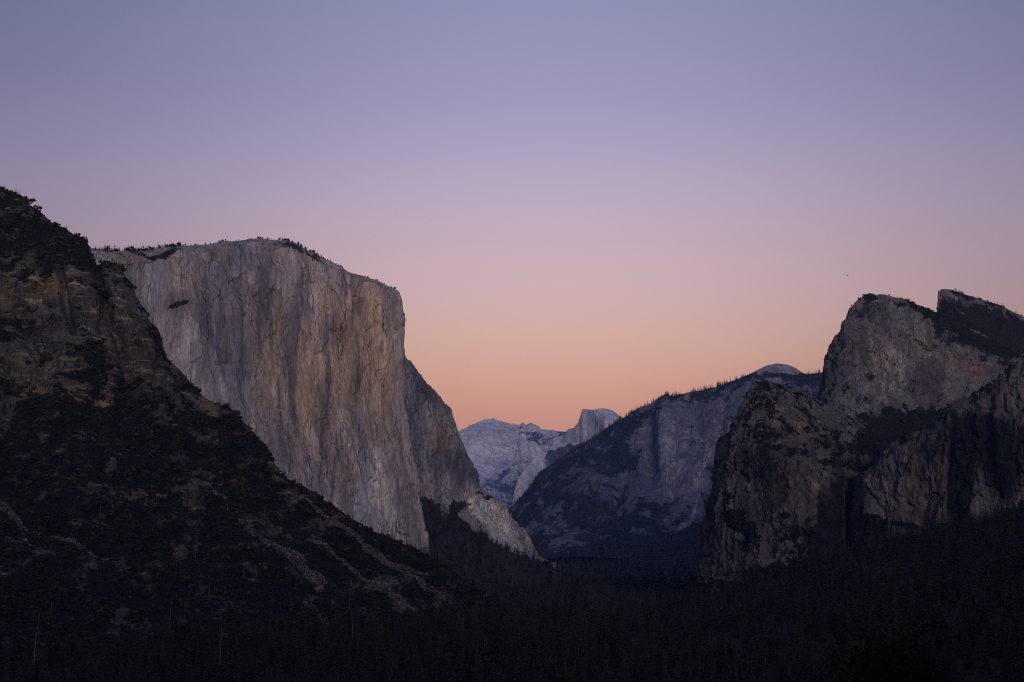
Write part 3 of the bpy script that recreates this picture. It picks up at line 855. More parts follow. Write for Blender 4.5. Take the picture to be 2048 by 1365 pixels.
# ------------------------------------------------------------------ the hazy middle ridge, the domes and the far granite
RID = [(960, 1085, 7900), (1015, 1032, 7700), (1040, 1002, 7600), (1065, 972, 7550), (1080, 948, 7520), (1110, 928, 7480), (1130, 913, 7440), (1160, 893, 7400), (1200, 866, 7330), (1240, 841, 7270), (1260, 829, 7240),
       (1290, 812, 7200), (1310, 804, 7180), (1340, 794, 7150), (1370, 786, 7120), (1400, 780, 7100), (1440, 772, 7060), (1480, 761, 7030), (1510, 760, 7000), (1560, 760, 6960), (1600, 756, 6920), (1650, 744, 6880), (1720, 738, 6800), (1900, 730, 6700)]


def rid_row(f, dep):
    out = []
    for x, y, Y in RID:
        foot = 1112.0
        py = y + (foot - y) * f
        Yb = 6100 if x > 1100 else 6100 + (1100 - x) * 5
        out.append((x, py, Yb + (Y - Yb) * dep))
    return out


def rid_masks(G, px, py, N):
    n1 = fbm(G / np.array([220, 220, 260.0]), 4, 170)
    n2 = fbm(G / np.array([70, 70, 80.0]), 4, 171)
    x, y = px + 14 * n1, py + 12 * n2
    tan = blobs(x, y, [(1400, 800, 40, 20, 0, 0.6), (1380, 790, 14, 10, 0, 0.7), (1284, 970, 6, 10, 0, 0.8)])
    dark = blobs(x, y, [(1180, 1000, 90, 50, 10, 0.5), (1430, 960, 16, 80, 8, 0.5), (1300, 870, 12, 60, 0, 0.4)])
    pale = blobs(x, y, [(1360, 910, 70, 60, 0, 0.35), (1330, 870, 18, 70, 0, 0.25), (1350, 980, 40, 40, 0, 0.3), (1450, 850, 40, 40, 0, 0.2), (1365, 1060, 24, 8, -45, 0.8)])
    for x0, y0, x1, y1, w in [(1385, 862, 1422, 900, 2.2), (1422, 900, 1398, 965, 2.5), (1398, 965, 1385, 1050, 2.2), (1350, 935, 1400, 945, 1.6), (1260, 975, 1235, 1015, 1.6), (1390, 1015, 1378, 1060, 3)]:
        ux, uy = x1 - x0, y1 - y0
        t = np.clip(((px - x0) * ux + (py - y0) * uy) / (ux * ux + uy * uy), 0, 1)
        pale = np.maximum(pale, 0.75 * np.exp(-((np.hypot(px + 4 * n2 - x0 - t * ux, py - y0 - t * uy)) / w) ** 2))
    rock = blobs(x, y, [(1350, 880, 80, 80, 0, 1.0), (1400, 830, 60, 40, 0, 0.9), (1300, 900, 30, 70, 0, 0.7), (1180, 980, 60, 30, 10, 0.85), (1280, 1000, 40, 40, 20, 0.8), (1370, 980, 60, 60, 0, 0.95), (1450, 880, 40, 60, 0, 0.8), (1280, 1020, 26, 30, 0, 0.6),
                        (1180, 960, 50, 14, 10, 0.5), (1105, 1050, 40, 30, 10, 0.6), (1260, 890, 10, 30, 0, 0.6), (1480, 790, 60, 20, -10, 0.5), (1560, 790, 60, 20, 0, 0.5), (1365, 1060, 24, 10, -45, 0.9), (1390, 1040, 12, 40, 6, 0.7), (1130, 1080, 40, 12, 0, 0.5)])
    rg = rag(G, np.array([110, 110, 80.0]), 172)
    veg = np.clip(0.64 + 0.12 * sm(1300, 1230, px) - 0.66 * np.clip(rock, 0, 1.1) * (1 - 0.2 * sm(1300, 1240, px)) + 0.85 * rg, 0, 1)
    veg = np.maximum(veg, sm(1025, 1080, py + 40 * rg) * (1 - np.clip(pale, 0, 1)) * 0.8 * (px > 1180))
    return mk(tan, dark, veg * (1 - 0.9 * np.clip(pale - 0.4, 0, 0.6) / 0.6), pale)


def rid_disp(G, px, py, v, m):
    base = cliff_disp(60, 26, 7.0, 2.4, 2.0, 180, 4.0)(G, px, py, v, m)
    rock = 1 - m[..., 2]
    return base * (0.55 + 0.45 * rock) + 40 * blobs(px, py, [(1300, 900, 14, 90, 0, -1), (1330, 880, 16, 90, 0, 1), (1180, 1000, 60, 40, 0, 0.8), (1430, 940, 12, 100, 8, -1.2), (1280, 1010, 30, 50, 10, 1.0), (1240, 1000, 10, 40, 30, -1)])


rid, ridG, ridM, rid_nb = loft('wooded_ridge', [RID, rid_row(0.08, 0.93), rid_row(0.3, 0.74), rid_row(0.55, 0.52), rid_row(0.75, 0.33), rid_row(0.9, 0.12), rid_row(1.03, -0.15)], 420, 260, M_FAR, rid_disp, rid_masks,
                               back=[(150, 5), (900, 0), (1600, -250)], row_w=[0.25, 0.8, 1, 0.9, 0.7, 0.6])
tag(rid, 'hazy blue ridge with forest and grey cliffs, rising to the right behind the valley', 'ridge')


def dome_masks(G, px, py, N):
    n2 = fbm(G / np.array([60, 60, 40.0]), 4, 190)
    veg = sm(741, 752, py + 8 * n2) * 0.8
    return mk(0 * px + 0.35, 0.35 + 0.25 * n2, veg, 0 * px)


SEN = [(1440, 772, 8650), (1480, 757, 8600), (1505, 746, 8560), (1520, 738, 8540), (1535, 731, 8520), (1555, 727.5, 8500), (1575, 730, 8500), (1590, 736, 8510), (1605, 746, 8530), (1640, 758, 8560), (1690, 775, 8600)]
sen, senG, senM, sen_nb = loft('small_granite_dome', [SEN, frac_row(SEN, 0.2, lambda x: 800, -60), frac_row(SEN, 0.5, lambda x: 800, -150), frac_row(SEN, 1.0, lambda x: 800, -260)], 110, 50, M_SENTINEL,
                               cliff_disp(8, 3, 2, 2.5, 1.0, 200), dome_masks, back=[(120, -12), (500, -120)])
tag(sen, 'small bald granite dome peeping over the wooded ridge', 'dome')

HALF = [(1100, 905, 13100), (1120, 884, 13080), (1131, 866, 13070), (1136, 859, 13065), (1148, 857, 13060), (1154, 848.5, 13050), (1156.5, 847, 13048), (1159, 839.5, 13042), (1161.3, 831.5, 13036), (1164, 820.5, 13030), (1166.6, 817.8, 13030),
        (1174, 819, 13045), (1182, 820, 13060), (1188.5, 819.3, 13090), (1199, 816.8, 13150), (1209.6, 817, 13180), (1218, 819, 13210), (1225.5, 822.2, 13230), (1236, 830, 13280), (1247, 837, 13330), (1280, 862, 13450), (1330, 900, 13600)]


def half_row(f, dYface, dYdome):
    """the sheer face drops straight down on the left of the brow, the back of the dome rounds away on the right"""
    out = []
    for x, y, Y in HALF:
        k = float(sm(1186, 1206, x - 14 * f))
        out.append((x + 4 * f, y + (950 - y) * f, Y - dYface * (1 - k) - dYdome * k))
    return out


HALF_ROWS = [HALF, half_row(0.07, 14, 120), half_row(0.25, 40, 300), half_row(0.6, 110, 420), half_row(1.0, 300, 560)]


def half_masks(G, px, py, N):
    n1 = fbm(G / np.array([200, 200, 700.0]), 3, 210)
    n2 = fbm(G / np.array([120, 120, 120.0]), 4, 211)
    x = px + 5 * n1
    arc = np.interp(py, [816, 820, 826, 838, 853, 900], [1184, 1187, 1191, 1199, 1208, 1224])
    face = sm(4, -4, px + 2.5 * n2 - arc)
    dark = face * (0.30 + blobs(x, py, [(1184, 842, 7, 20, -10, 0.7), (1180, 866, 6, 30, 0, 0.7), (1192, 850, 5, 14, -30, 0.5), (1150, 880, 8, 20, 0, 0.25)]))  # shading of the sheer face painted in as darker rock
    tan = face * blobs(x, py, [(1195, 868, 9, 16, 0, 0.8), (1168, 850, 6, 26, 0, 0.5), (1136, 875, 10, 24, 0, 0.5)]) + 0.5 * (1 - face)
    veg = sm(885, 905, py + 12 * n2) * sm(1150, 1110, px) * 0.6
    return mk(tan, dark, veg, 0.10 + 0.12 * (1 - face))  # lit dome top painted paler than the face


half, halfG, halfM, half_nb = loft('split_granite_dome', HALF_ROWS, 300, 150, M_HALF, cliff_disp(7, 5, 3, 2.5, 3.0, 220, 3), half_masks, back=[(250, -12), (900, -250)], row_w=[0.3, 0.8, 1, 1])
tag(half, 'distant granite dome with one side sheared off flat, catching pale light', 'dome')

SPUR = [(1010, 1060, 11200), (1022, 1024, 11250), (1026, 992, 11300), (1035, 958, 11400), (1054, 934, 11550), (1072, 913, 11700), (1091, 898, 11850), (1121, 886, 12100), (1150, 886, 12200), (1220, 900, 12400)]


def spur_masks(G, px, py, N):
    n2 = fbm(G / np.array([90, 90, 120.0]), 4, 231)
    edge = np.interp(py, [886, 913, 934, 958, 992, 1060], [1121, 1072, 1054, 1035, 1026, 1010])
    veg = sm(12, 60, px - edge + 40 * n2) * 0.7
    veg = np.maximum(veg, blobs(px + 10 * n2, py, [(1115, 905, 24, 8, -20, 0.9), (1100, 920, 20, 14, -40, 0.8)]))
    return mk(0.55 + 0 * px, 0.32 + 0.5 * n2, veg, 0.05 + 0 * px)


spur, spurG, spurM, spur_nb = loft('pale_granite_spur', [SPUR, frac_row(SPUR, 0.25, lambda x: 1110, -150, 30), frac_row(SPUR, 0.6, lambda x: 1110, -400, 40), frac_row(SPUR, 1.0, lambda x: 1115, -800, 60)], 190, 140, M_SLABS,
                                   cliff_disp(34, 18, 8, 3.0, 2.0, 240, 2), spur_masks, wrap_l=(-100, 600, -60), back=[(200, -30), (700, -260)])
tag(spur, 'pale slabby spur running down from the split dome to the valley', 'ridge')

CLD = [(820, 925, 16600), (880, 885, 17000), (905, 868, 17200), (920, 861, 17300), (945, 849, 17500), (970, 839, 17700), (985, 836.5, 17800), (1000, 842, 17800), (1020, 848, 17800), (1040, 851, 17800), (1045, 846, 17790), (1052, 851, 17800), (1058, 848, 17790), (1063, 846, 17780), (1070, 849, 17790), (1078, 854, 17800),
       (1082, 859, 17800), (1105, 862, 17700), (1130, 864, 17600), (1180, 868, 17500), (1300, 880, 17400)]


def cld_masks(G, px, py, N):
    n1 = fbm(G / np.array([500, 500, 900.0]), 4, 250)
    n2 = fbm(G / np.array([130, 130, 130.0]), 4, 251)
    x, y = px + 14 * n1, py + 10 * n2
    # slanting slabs and wooded benches
    s = np.sin((x * 0.8 + y * 0.75) * 0.16 + 4 * n1) * 0.6 + np.sin((x * 0.8 + y * 0.6) * 0.41 + 5 * n2) * 0.5
    veg = blobs(x, y, [(1060, 872, 46, 8, 18, 0.9), (1070, 885, 40, 4, 12, 0.8), (1100, 870, 40, 10, 0, 0.8), (985, 880, 10, 7, 20, 0.5), (1000, 915, 40, 4, -8, 0.5), (985, 965, 40, 14, -20, 0.8), (1000, 1000, 50, 26, 0, 0.9), (1035, 925, 44, 5, -50, 0.45), (1010, 950, 40, 6, -48, 0.4)])
    veg = np.maximum(veg * 0.55, sm(945, 1000, py + 22 * n2 + 0.4 * (px - 990)) * 0.55) + 0.34 * rag(G, np.array([400, 400, 160.0]), 252)
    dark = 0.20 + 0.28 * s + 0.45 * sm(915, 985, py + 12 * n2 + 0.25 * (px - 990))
    pale = 0.3 + 0.3 * s + blobs(x, y, [(960, 890, 60, 26, 10, 0.25), (1065, 878, 30, 6, 18, 0.6), (980, 945, 16, 30, 40, 0.3)])
    return mk(0.15 + 0 * px, dark, veg, pale)


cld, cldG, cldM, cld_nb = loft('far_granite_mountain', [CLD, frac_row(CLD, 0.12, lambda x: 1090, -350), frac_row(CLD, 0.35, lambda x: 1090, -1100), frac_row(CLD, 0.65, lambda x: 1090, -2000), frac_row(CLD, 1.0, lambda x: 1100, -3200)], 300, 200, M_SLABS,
                               cliff_disp(70, 40, 14, 5.0, 1.3, 260, 5), cld_masks, back=[(300, -40), (1200, -400)], row_w=[0.5, 1, 1, 1])
tag(cld, 'far pale mountain of slanting granite slabs closing the valley', 'mountain')

# ------------------------------------------------------------------ the valley floor, scree aprons and the hill under the camera
TALUS = []           # (x0, y0, h0, x1, y1, h1, slope)


def talus_line(pts, slope):
    for (x0, y0, h0), (x1, y1, h1) in zip(pts[:-1], pts[1:]):
        TALUS.append((x0, y0, h0, x1, y1, h1, slope))


def foot_pts(G, step, add):
    ft = G[-1]
    return [(p[0], p[1], max(p[2] + add, 2)) for p in ft[::step]]


talus_line([(-520, 3250, 200), (-330, 3480, 130), (-245, 3640, 96)], 0.42)
talus_line([(-245, 3760, 120), (-180, 4020, 170), (-100, 4300, 100), (0, 4520, 25), (80, 4800, 0)], 0.42)
talus_line([(430, 2800, 30), (500, 2640, 45), (640, 2600, 70), (700, 2590, 90), (760, 2560, 110), (900, 2440, 170), (1100, 2300, 240), (1400, 2100, 330)], 0.40)
talus_line([(300, 6350, 60), (500, 6300, 95), (700, 6300, 110), (900, 6300, 120), (1400, 6200, 140)], 0.22)


def ground_z(x, y):
    x, y = np.asarray(x, float), np.asarray(y, float)
    p = np.stack([x, y, 0 * x], -1)
    z = 3.0 * fbm(p / 160.0, 3, 300)
    for x0, y0, h0, x1, y1, h1, s in TALUS:
        ux, uy = x1 - x0, y1 - y0
        t = np.clip(((x - x0) * ux + (y - y0) * uy) / (ux * ux + uy * uy), 0, 1)
        d = np.hypot(x - x0 - t * ux, y - y0 - t * uy)
        z = np.maximum(z, (h0 + (h1 - h0) * t) - s * d)
    # wooded slope on the right, in front of the cliffs
    r = np.clip((x - 270) * 0.285, 0, 260) * sm(300, 1300, y) * sm(3000, 2500, y)
    z = np.maximum(z, r + 3 * fbm(p / 60.0, 3, 301))
    # the hill that carries the viewpoint, and the unseen ridge behind it, raised to shade the valley and lower slopes
    t = np.clip(y / 1150.0, 0, 1)
    hc = 168.0 * (1 - t) ** 1.55
    hc = np.where(y < 0, 168.0 + 730 * sm(30, 1500, -y), hc)
    near = sm(20, 140, np.hypot(x, y))
    hc = hc + near * 7 * fbm(p / 70.0, 4, 302) * sm(1300, 800, y)
    z = np.maximum(z, hc)
    # the valley goes on climbing gently and is closed by far hills all round
    z = z + 0.004 * np.clip(y - 4000, 0, 9000)
    far = sm(3500, 9000, np.abs(x)) * 900 * sm(-2500, 2500, y + 1500)
    z = z + far * (0.8 + 0.3 * fbm(p / 1800.0, 4, 303))
    return z


def stretch_axis(lo, hi, centre, fine, n_fine, n_out):
    mid_ = np.linspace(centre - fine, centre + fine, n_fine)
    a = centre - fine - np.geomspace(20, centre - fine - lo, n_out)[::-1] if lo < centre - fine else np.array([])
    b = centre + fine + np.geomspace(20, hi - centre - fine, n_out) if hi > centre + fine else np.array([])
    return np.concatenate([a, mid_, b])


gx = stretch_axis(-15000, 15000, 100, 1400, 230, 40)
gy = stretch_axis(-3200, 22000, 2900, 2900, 420, 40)
GX, GY = np.meshgrid(gx, gy)
GZ = ground_z(GX, GY)
gg = np.stack([GX, GY, GZ], -1)[::-1]
ground = link('valley_floor', mesh_np('valley_floor', gg.reshape(-1, 3), grid_faces(*GX.shape), M_GROUND))
tag(ground, 'dark forest floor of the valley and the hill below the viewpoint', 'ground', kind='structure')

# ------------------------------------------------------------------ plants: prototypes (height 1 m, scaled on placing)
def conifer_mesh(name, seed, whorls, per, segs, width=0.17, base=0.10, ragged=0.35):
    r = np.random.default_rng(seed)
    V, Fc = [], []
    for w in range(whorls):
        t = (w + r.uniform(-0.3, 0.3)) / whorls
        h = base + (0.985 - base) * np.clip(t, 0, 1)
        R = width * (1 - np.clip(t, 0, 1)) ** 0.85 * (1 + r.uniform(-ragged, ragged)) + 0.008
        n = per + (r.random() < 0.5)
        a0 = r.uniform(0, 2 * pi)
        for k in range(n):
            if r.random() < 0.10: continue
            a = a0 + 2 * pi * k / n + r.uniform(-0.3, 0.3)
            L = R * r.uniform(0.6, 1.15)
            droop = r.uniform(0.15, 0.6) * L
            up = r.uniform(0.0, 0.25) * L
            ca, sa = cos(a), sin(a)
            wd = L * r.uniform(0.22, 0.38)
            prev = None
            for s in range(segs + 1):
                u = s / segs
                rr = L * (0.05 + 0.95 * u)
                z = h + up * u - droop * u * u
                ww = wd * (1 - u) ** 0.7 * (0.6 + 0.8 * r.random()) * (0.5 if s == 0 else 1)
                tw = r.uniform(-0.25, 0.25) * wd
                i = len(V)
                V.append((ca * rr - sa * ww, sa * rr + ca * ww, z - 0.25 * ww + tw))
                V.append((ca * rr + sa * ww, sa * rr - ca * ww, z - 0.25 * ww - tw))
                if prev is not None:
                    Fc.append((prev, prev + 1, i + 1)); Fc.append((prev, i + 1, i))
                prev = i
    # leader
    i = len(V)
    V += [(0.006, 0, 0.93), (-0.004, 0.005, 0.93), (-0.004, -0.005, 0.93), (0, 0, 1.0)]
    Fc += [(i, i + 1, i + 3), (i + 1, i + 2, i + 3), (i + 2, i, i + 3)]
    return mesh_np(name, np.array(V), np.array(Fc), M_NEEDLE, smooth=False)


def trunk_mesh(name, mat, r0=0.013, r1=0.003, h=0.97, lean=0.0, sides=6, n=6, seed=0):
    r = np.random.default_rng(seed)
    V, Fc = [], []
    for j in range(n + 1):
        t = j / n
        R = r0 + (r1 - r0) * t
        ox, oy = lean * t * t + r.uniform(-0.002, 0.002), r.uniform(-0.002, 0.002)
        for k in range(sides):
            a = 2 * pi * k / sides
            V.append((ox + R * cos(a), oy + R * sin(a), h * t - (0.02 if j == 0 else 0)))
    for j in range(n):
        for k in range(sides):
            a, b = j * sides + k, j * sides + (k + 1) % sides
            Fc.append((a, b, b + sides, a + sides))
    me = mesh_np(name, np.array(V), np.array(Fc), mat)
    return me


def tuft_mesh(name, seed, n, sx, sz, leaf, mat, lobes=6, zc=0.5):
    """round leafy crown: leaf sized faces gathered on a few uneven lobes"""
    r = np.random.default_rng(seed)
    V, Fc = [], []
    L = [(r.normal(0, 0.36, 3) * np.array([sx, sx, sz]), r.uniform(0.35, 0.62)) for _ in range(lobes)]
    for _ in range(n):
        c, rad = L[r.integers(lobes)]
        d = r.normal(0, 1, 3); d /= np.linalg.norm(d)
        p = c + d * rad * np.array([sx, sx, sz]) * r.uniform(0.75, 1.08)
        p[2] += zc
        if p[2] < 0.0: p[2] = abs(p[2]) * 0.3
        t = np.cross(d, r.normal(0, 1, 3)); t /= np.linalg.norm(t)
        b = np.cross(d, t) + r.normal(0, 0.35, 3)
        s = leaf * r.uniform(0.6, 1.4)
        i = len(V)
        V += [tuple(p + t * s), tuple(p + b * s), tuple(p - t * s), tuple(p - b * s * 0.8)]
        Fc += [(i, i + 1, i + 2), (i, i + 2, i + 3)]
    return mesh_np(name, np.array(V), np.array(Fc), mat, smooth=False)


def rock_mesh(name, seed, mat):
    r = np.random.default_rng(seed)
    t = (1 + 5 ** 0.5) / 2
    v = np.array([(-1, t, 0), (1, t, 0), (-1, -t, 0), (1, -t, 0), (0, -1, t), (0, 1, t), (0, -1, -t), (0, 1, -t), (t, 0, -1), (t, 0, 1), (-t, 0, -1), (-t, 0, 1)], float) / 1.9
    v = v * r.uniform(0.6, 1.25, (12, 1)) * np.array([1, 0.8, 0.65])
    f = np.array([(0, 11, 5), (0, 5, 1), (0, 1, 7), (0, 7, 10), (0, 10, 11), (1, 5, 9), (5, 11, 4), (11, 10, 2), (10, 7, 6), (7, 1, 8), (3, 9, 4), (3, 4, 2), (3, 2, 6), (3, 6, 8), (3, 8, 9), (4, 9, 5), (2, 4, 11), (6, 2, 10), (8, 6, 7), (9, 8, 1)])
    return mesh_np(name, v * 0.5, f, mat, smooth=False)


NEAR_CROWN = [conifer_mesh('crown', 500 + i, 34, 6, 3, w, b, 0.35) for i, (w, b) in enumerate([(0.17, 0.14), (0.14, 0.2), (0.19, 0.1), (0.13, 0.28), (0.155, 0.16)])]
NEAR_TRUNK = [trunk_mesh('trunk', M_BARK, seed=520 + i) for i in range(3)]
FAR_CON = [conifer_mesh('far_conifer', 540 + i, 15, 5, 1, w, 0.08, 0.4) for i, w in enumerate([0.17, 0.15, 0.19, 0.14])]
OAKS = [tuft_mesh('brush_clump', 560 + i, 110, 0.62, 0.42, 0.13, M_OAK, 7, 0.35) for i in range(5)]
ROUND = [tuft_mesh('crown', 580 + i, 150, 0.36, 0.36, 0.075, M_NEEDLE, 6, 0.55) for i in range(4)]
BOULD = [rock_mesh('boulder', 600 + i, M_SCREE) for i in range(4)]


def proto_coll(name, meshes):
    c = bpy.data.collections.new(name)
    for m in meshes:
        c.objects.link(bpy.data.objects.new(m.name + '_pattern', m))
    return c


C_CON = proto_coll('conifer_patterns', FAR_CON)
C_OAK = proto_coll('brush_patterns', OAKS)
C_BOU = proto_coll('boulder_patterns', BOULD)
C_MIX = proto_coll('mixed_patterns', FAR_CON + NEAR_CROWN[:3])


def scatter(name, pts, sizes, coll, label, cat, parent=None, tilt=0.06, squash=None):
    """one mass of plants or stones nobody could count: instances on a cloud of points"""
    n = len(pts)
    me = bpy.data.meshes.new(name)
    me.vertices.add(n)
    me.vertices.foreach_set('co', np.ascontiguousarray(pts, np.float32).ravel())
    a = me.attributes.new('size', 'FLOAT_VECTOR', 'POINT')
    sz = np.stack([sizes * RNG.uniform(0.8, 1.2, n), sizes * RNG.uniform(0.8, 1.2, n), sizes * (RNG.uniform(0.8, 1.2, n) if squash is None else squash)], -1)
    a.data.foreach_set('vector', np.ascontiguousarray(sz, np.float32).ravel())
    a = me.attributes.new('turn', 'FLOAT_VECTOR', 'POINT')
    rt = np.stack([RNG.uniform(-tilt, tilt, n), RNG.uniform(-tilt, tilt, n), RNG.uniform(0, 2 * pi, n)], -1)
    a.data.foreach_set('vector', np.ascontiguousarray(rt, np.float32).ravel())
    o = link(name, me, parent)
    ng = bpy.data.node_groups.new(name + '_nodes', 'GeometryNodeTree')
    ng.interface.new_socket('Geometry', in_out='INPUT', socket_type='NodeSocketGeometry')
    ng.interface.new_socket('Geometry', in_out='OUTPUT', socket_type='NodeSocketGeometry')
    N, Lk = ng.nodes, ng.links
    gi, go = N.new('NodeGroupInput'), N.new('NodeGroupOutput')
    ip = N.new('GeometryNodeInstanceOnPoints')
    ci = N.new('GeometryNodeCollectionInfo')
    ci.inputs['Collection'].default_value = coll
    ci.inputs['Separate Children'].default_value = True
    ci.inputs['Reset Children'].default_value = True
    s1 = N.new('GeometryNodeInputNamedAttribute'); s1.data_type = 'FLOAT_VECTOR'; s1.inputs['Name'].default_value = 'size'
    s2 = N.new('GeometryNodeInputNamedAttribute'); s2.data_type = 'FLOAT_VECTOR'; s2.inputs['Name'].default_value = 'turn'
    rv = N.new('FunctionNodeRandomValue'); rv.data_type = 'INT'
    rv.inputs[4].default_value = 0; rv.inputs[5].default_value = len(coll.objects) - 1
    Lk.new(gi.outputs[0], ip.inputs['Points'])
    Lk.new(ci.outputs[0], ip.inputs['Instance'])
    ip.inputs['Pick Instance'].default_value = True
    Lk.new(rv.outputs[2], ip.inputs['Instance Index'])
    er = N.new('FunctionNodeEulerToRotation')
    Lk.new(s2.outputs[0], er.inputs[0])
    Lk.new(er.outputs[0], ip.inputs['Rotation'])
    Lk.new(s1.outputs[0], ip.inputs['Scale'])
    Lk.new(ip.outputs[0], go.inputs[0])
    md = o.modifiers.new('scatter', 'NODES')
    md.node_group = ng
    o['kind'] = 'stuff'
    if parent is None:
        tag(o, label, cat)
    return o


def in_view(p, mx=160, my=120):
    px, py = pix(p)
    return (px > -mx) & (px < 2048 + mx) & (py < 1365 + my) & (p[..., 1] > 0)


def sample_grid(G, weight, n, jitter=0.9):
    """random points on a lofted surface, evenly per area times weight, inside the view"""
    du = np.linalg.norm(G[:-1, 1:] - G[:-1, :-1], axis=-1)
    dv = np.linalg.norm(G[1:, :-1] - G[:-1, :-1], axis=-1)
    w = du * dv * weight[:-1, :-1] * in_view(G[:-1, :-1], 200, 60)
    w = w.ravel(); w = w / w.sum()
    idx = RNG.choice(len(w), n, p=w)
    r, c = np.divmod(idx, G.shape[1] - 1)
    a, b = RNG.random((2, n, 1))
    return G[r, c] * (1 - a) * (1 - b) + G[r, c + 1] * a * (1 - b) + G[r + 1, c] * (1 - a) * b + G[r + 1, c + 1] * a * b


# ------------------------------------------------------------------ scree, brush and woods on the rock
hpx, hpy = pix(hillG)
scr = SCREE_MAP[0]
hveg = hillM[..., 2]
low_part = sm(900, 1150, hpy - 0.15 * hpx)
pts = sample_grid(hillG, (scr > 0.4) * 1.0, 16000)
bs = RNG.pareto(2.6, len(pts)) * 1.1 + 0.7
scatter('scree', pts, np.clip(bs, 0.7, 5.0), C_BOU, None, None, parent=hill, tilt=1.0)
w = sm(0.42, 0.62, hveg) * (scr < 0.45)
pts = sample_grid(hillG, w + 0.05 * (scr < 0.3), 23000)
scatter('hillside_brush', pts - np.array([0, 0, 0.6]), RNG.gamma(3.5, 1.35, len(pts)) + 1.2, C_OAK, 'dark oak brush covering the mountainside below the brown rock bands', 'brush', tilt=0.2)
w = sm(0.45, 0.7, hveg) * (scr < 0.3) * (0.12 + 0.9 * low_part) * sm(-0.1, 0.25, fbm(hillG / 120.0, 3, 310) + 0.2 * low_part)
pts = sample_grid(hillG, w, 2600)
scatter('hillside_conifers', pts - np.array([0, 0, 1.0]), RNG.uniform(12, 30, len(pts)), C_CON, 'dark conifers scattered through the brush of the mountainside', 'trees', tilt=0.04)

pts = sample_grid(ridG, sm(0.45, 0.7, ridM[..., 2]), 9000)
scatter('ridge_woods', pts - np.array([0, 0, 2.0]), RNG.uniform(16, 34, len(pts)), C_CON, 'blue hazy conifer woods on the ridge behind the valley', 'trees')
pts = np.concatenate([sample_grid(midG, sm(0.5, 0.75, midM[..., 2]), 2600), sample_grid(highG, sm(0.5, 0.75, highM[..., 2]), 900)])
scatter('spire_brush', pts - np.array([0, 0, 0.8]), RNG.gamma(5, 0.7, len(pts)) + 1.5, C_OAK, 'dark brush on the ledges of the grey rock and pinnacle', 'brush', tilt=0.2)
pts = np.concatenate([sample_grid(lowG, sm(0.45, 0.7, lowM[..., 2]), 4200), sample_grid(leanG, sm(0.45, 0.7, leanM[..., 2]), 1600)])
scatter('bluff_brush', pts - np.array([0, 0, 0.6]), RNG.gamma(5, 0.75, len(pts)) + 1.5, C_OAK, 'dark scrub dotted over the cliffs beside the waterfall', 'brush', tilt=0.2)
pts = sample_grid(hangG, np.ones(hangG.shape[:2]), 1500)
scatter('hanging_valley_woods', pts - np.array([0, 0, 1.0]), RNG.uniform(9, 20, len(pts)), C_CON, 'dark woods filling the hanging valley above the waterfall', 'trees')
pts = np.concatenate([sample_grid(butG, sm(0.45, 0.7, butM[..., 2]), 2600), sample_grid(capG, sm(0.4, 0.6, capM[..., 2]), 700)])
scatter('buttress_woods', pts - np.array([0, 0, 0.8]), RNG.uniform(6, 16, len(pts)), C_CON, 'dark green trees on the slope between monolith and buttress foot', 'trees')

# ------------------------------------------------------------------ the valley forest
def forest_points(y0, y1, gap):
    out = []
    for y in np.arange(y0, y1, gap):
        hw = 0.47 * y + 60
        xs = np.arange(-hw, hw, gap)
        out.append(np.stack([xs + RNG.uniform(-0.48, 0.48, len(xs)) * gap, y + RNG.uniform(-0.48, 0.48, len(xs)) * gap], -1))
    return np.concatenate(out)


fp = np.concatenate([forest_points(130, 1400, 13), forest_points(1400, 2600, 15), forest_points(2600, 4200, 22), forest_points(4200, 6800, 34)])
fz = ground_z(fp[:, 0], fp[:, 1])
clear = fbm(np.stack([fp[:, 0], fp[:, 1], 0 * fz], -1) / 90.0, 3, 320)
keep = (clear > -0.45) | (RNG.random(len(fp)) < 0.3)
# the slot in which the dead topped pine stands stays open
keep &= ~((fp[:, 1] < 420) & (np.abs(fp[:, 0] / fp[:, 1] - 0.30) < 0.05))
fp, fz, clear = fp[keep], fz[keep], clear[keep]
fh = RNG.normal(29, 7, len(fp)) * (1 + 0.25 * clear)
fh = np.clip(fh, 10, 48)
fh = fh * (0.68 + 0.32 * sm(700, 1700, fp[:, 1]))
P3 = np.stack([fp[:, 0], fp[:, 1], fz - 0.5], -1)
top = P3 + np.array([0, 0, 1.0]) * fh[:, None]
tpx, tpy = pix(top)
# the nearest trees stay below the sight line to the valley
low_ok = (P3[:, 1] > 650) | (tpy > 1305)
fp, fz, fh, P3, top, tpx, tpy = fp[low_ok], fz[low_ok], fh[low_ok], P3[low_ok], top[low_ok], tpx[low_ok], tpy[low_ok]
vis = (tpx > -20) & (tpx < 2068) & (tpy < 1350)
apparent = np.where(vis, np.minimum(fh * F / P3[:, 1], np.maximum(1365 - tpy, 1) * 1.0), 0)
order = np.argsort(-apparent)
near_idx = order[:300]
far_mask = np.ones(len(fp), bool); far_mask[near_idx] = False
scatter('valley_forest', P3[far_mask], fh[far_mask], C_MIX, 'dense dark conifer forest covering the valley floor', 'forest', tilt=0.03)


def tree_thing(name, loc, h, crown, trunk, label, cat, group, wide=1.0, tilt=(0, 0)):
    e = link(name, None)
    e.location = loc
    e.scale = (h * wide, h * wide, h)
    e.rotation_euler = (tilt[0], tilt[1], random.uniform(0, 2 * pi))
    e.empty_display_size = 0.2
    tag(e, label, cat, group)
    link('trunk', trunk, e)
    link('crown', crown, e)
    return e


for i in near_idx:
    tree_thing('conifer', P3[i], fh[i], random.choice(NEAR_CROWN), random.choice(NEAR_TRUNK), 'dark tall conifer in the near forest on the valley floor', 'tree', 'near conifers of the valley forest', random.uniform(0.85, 1.25))

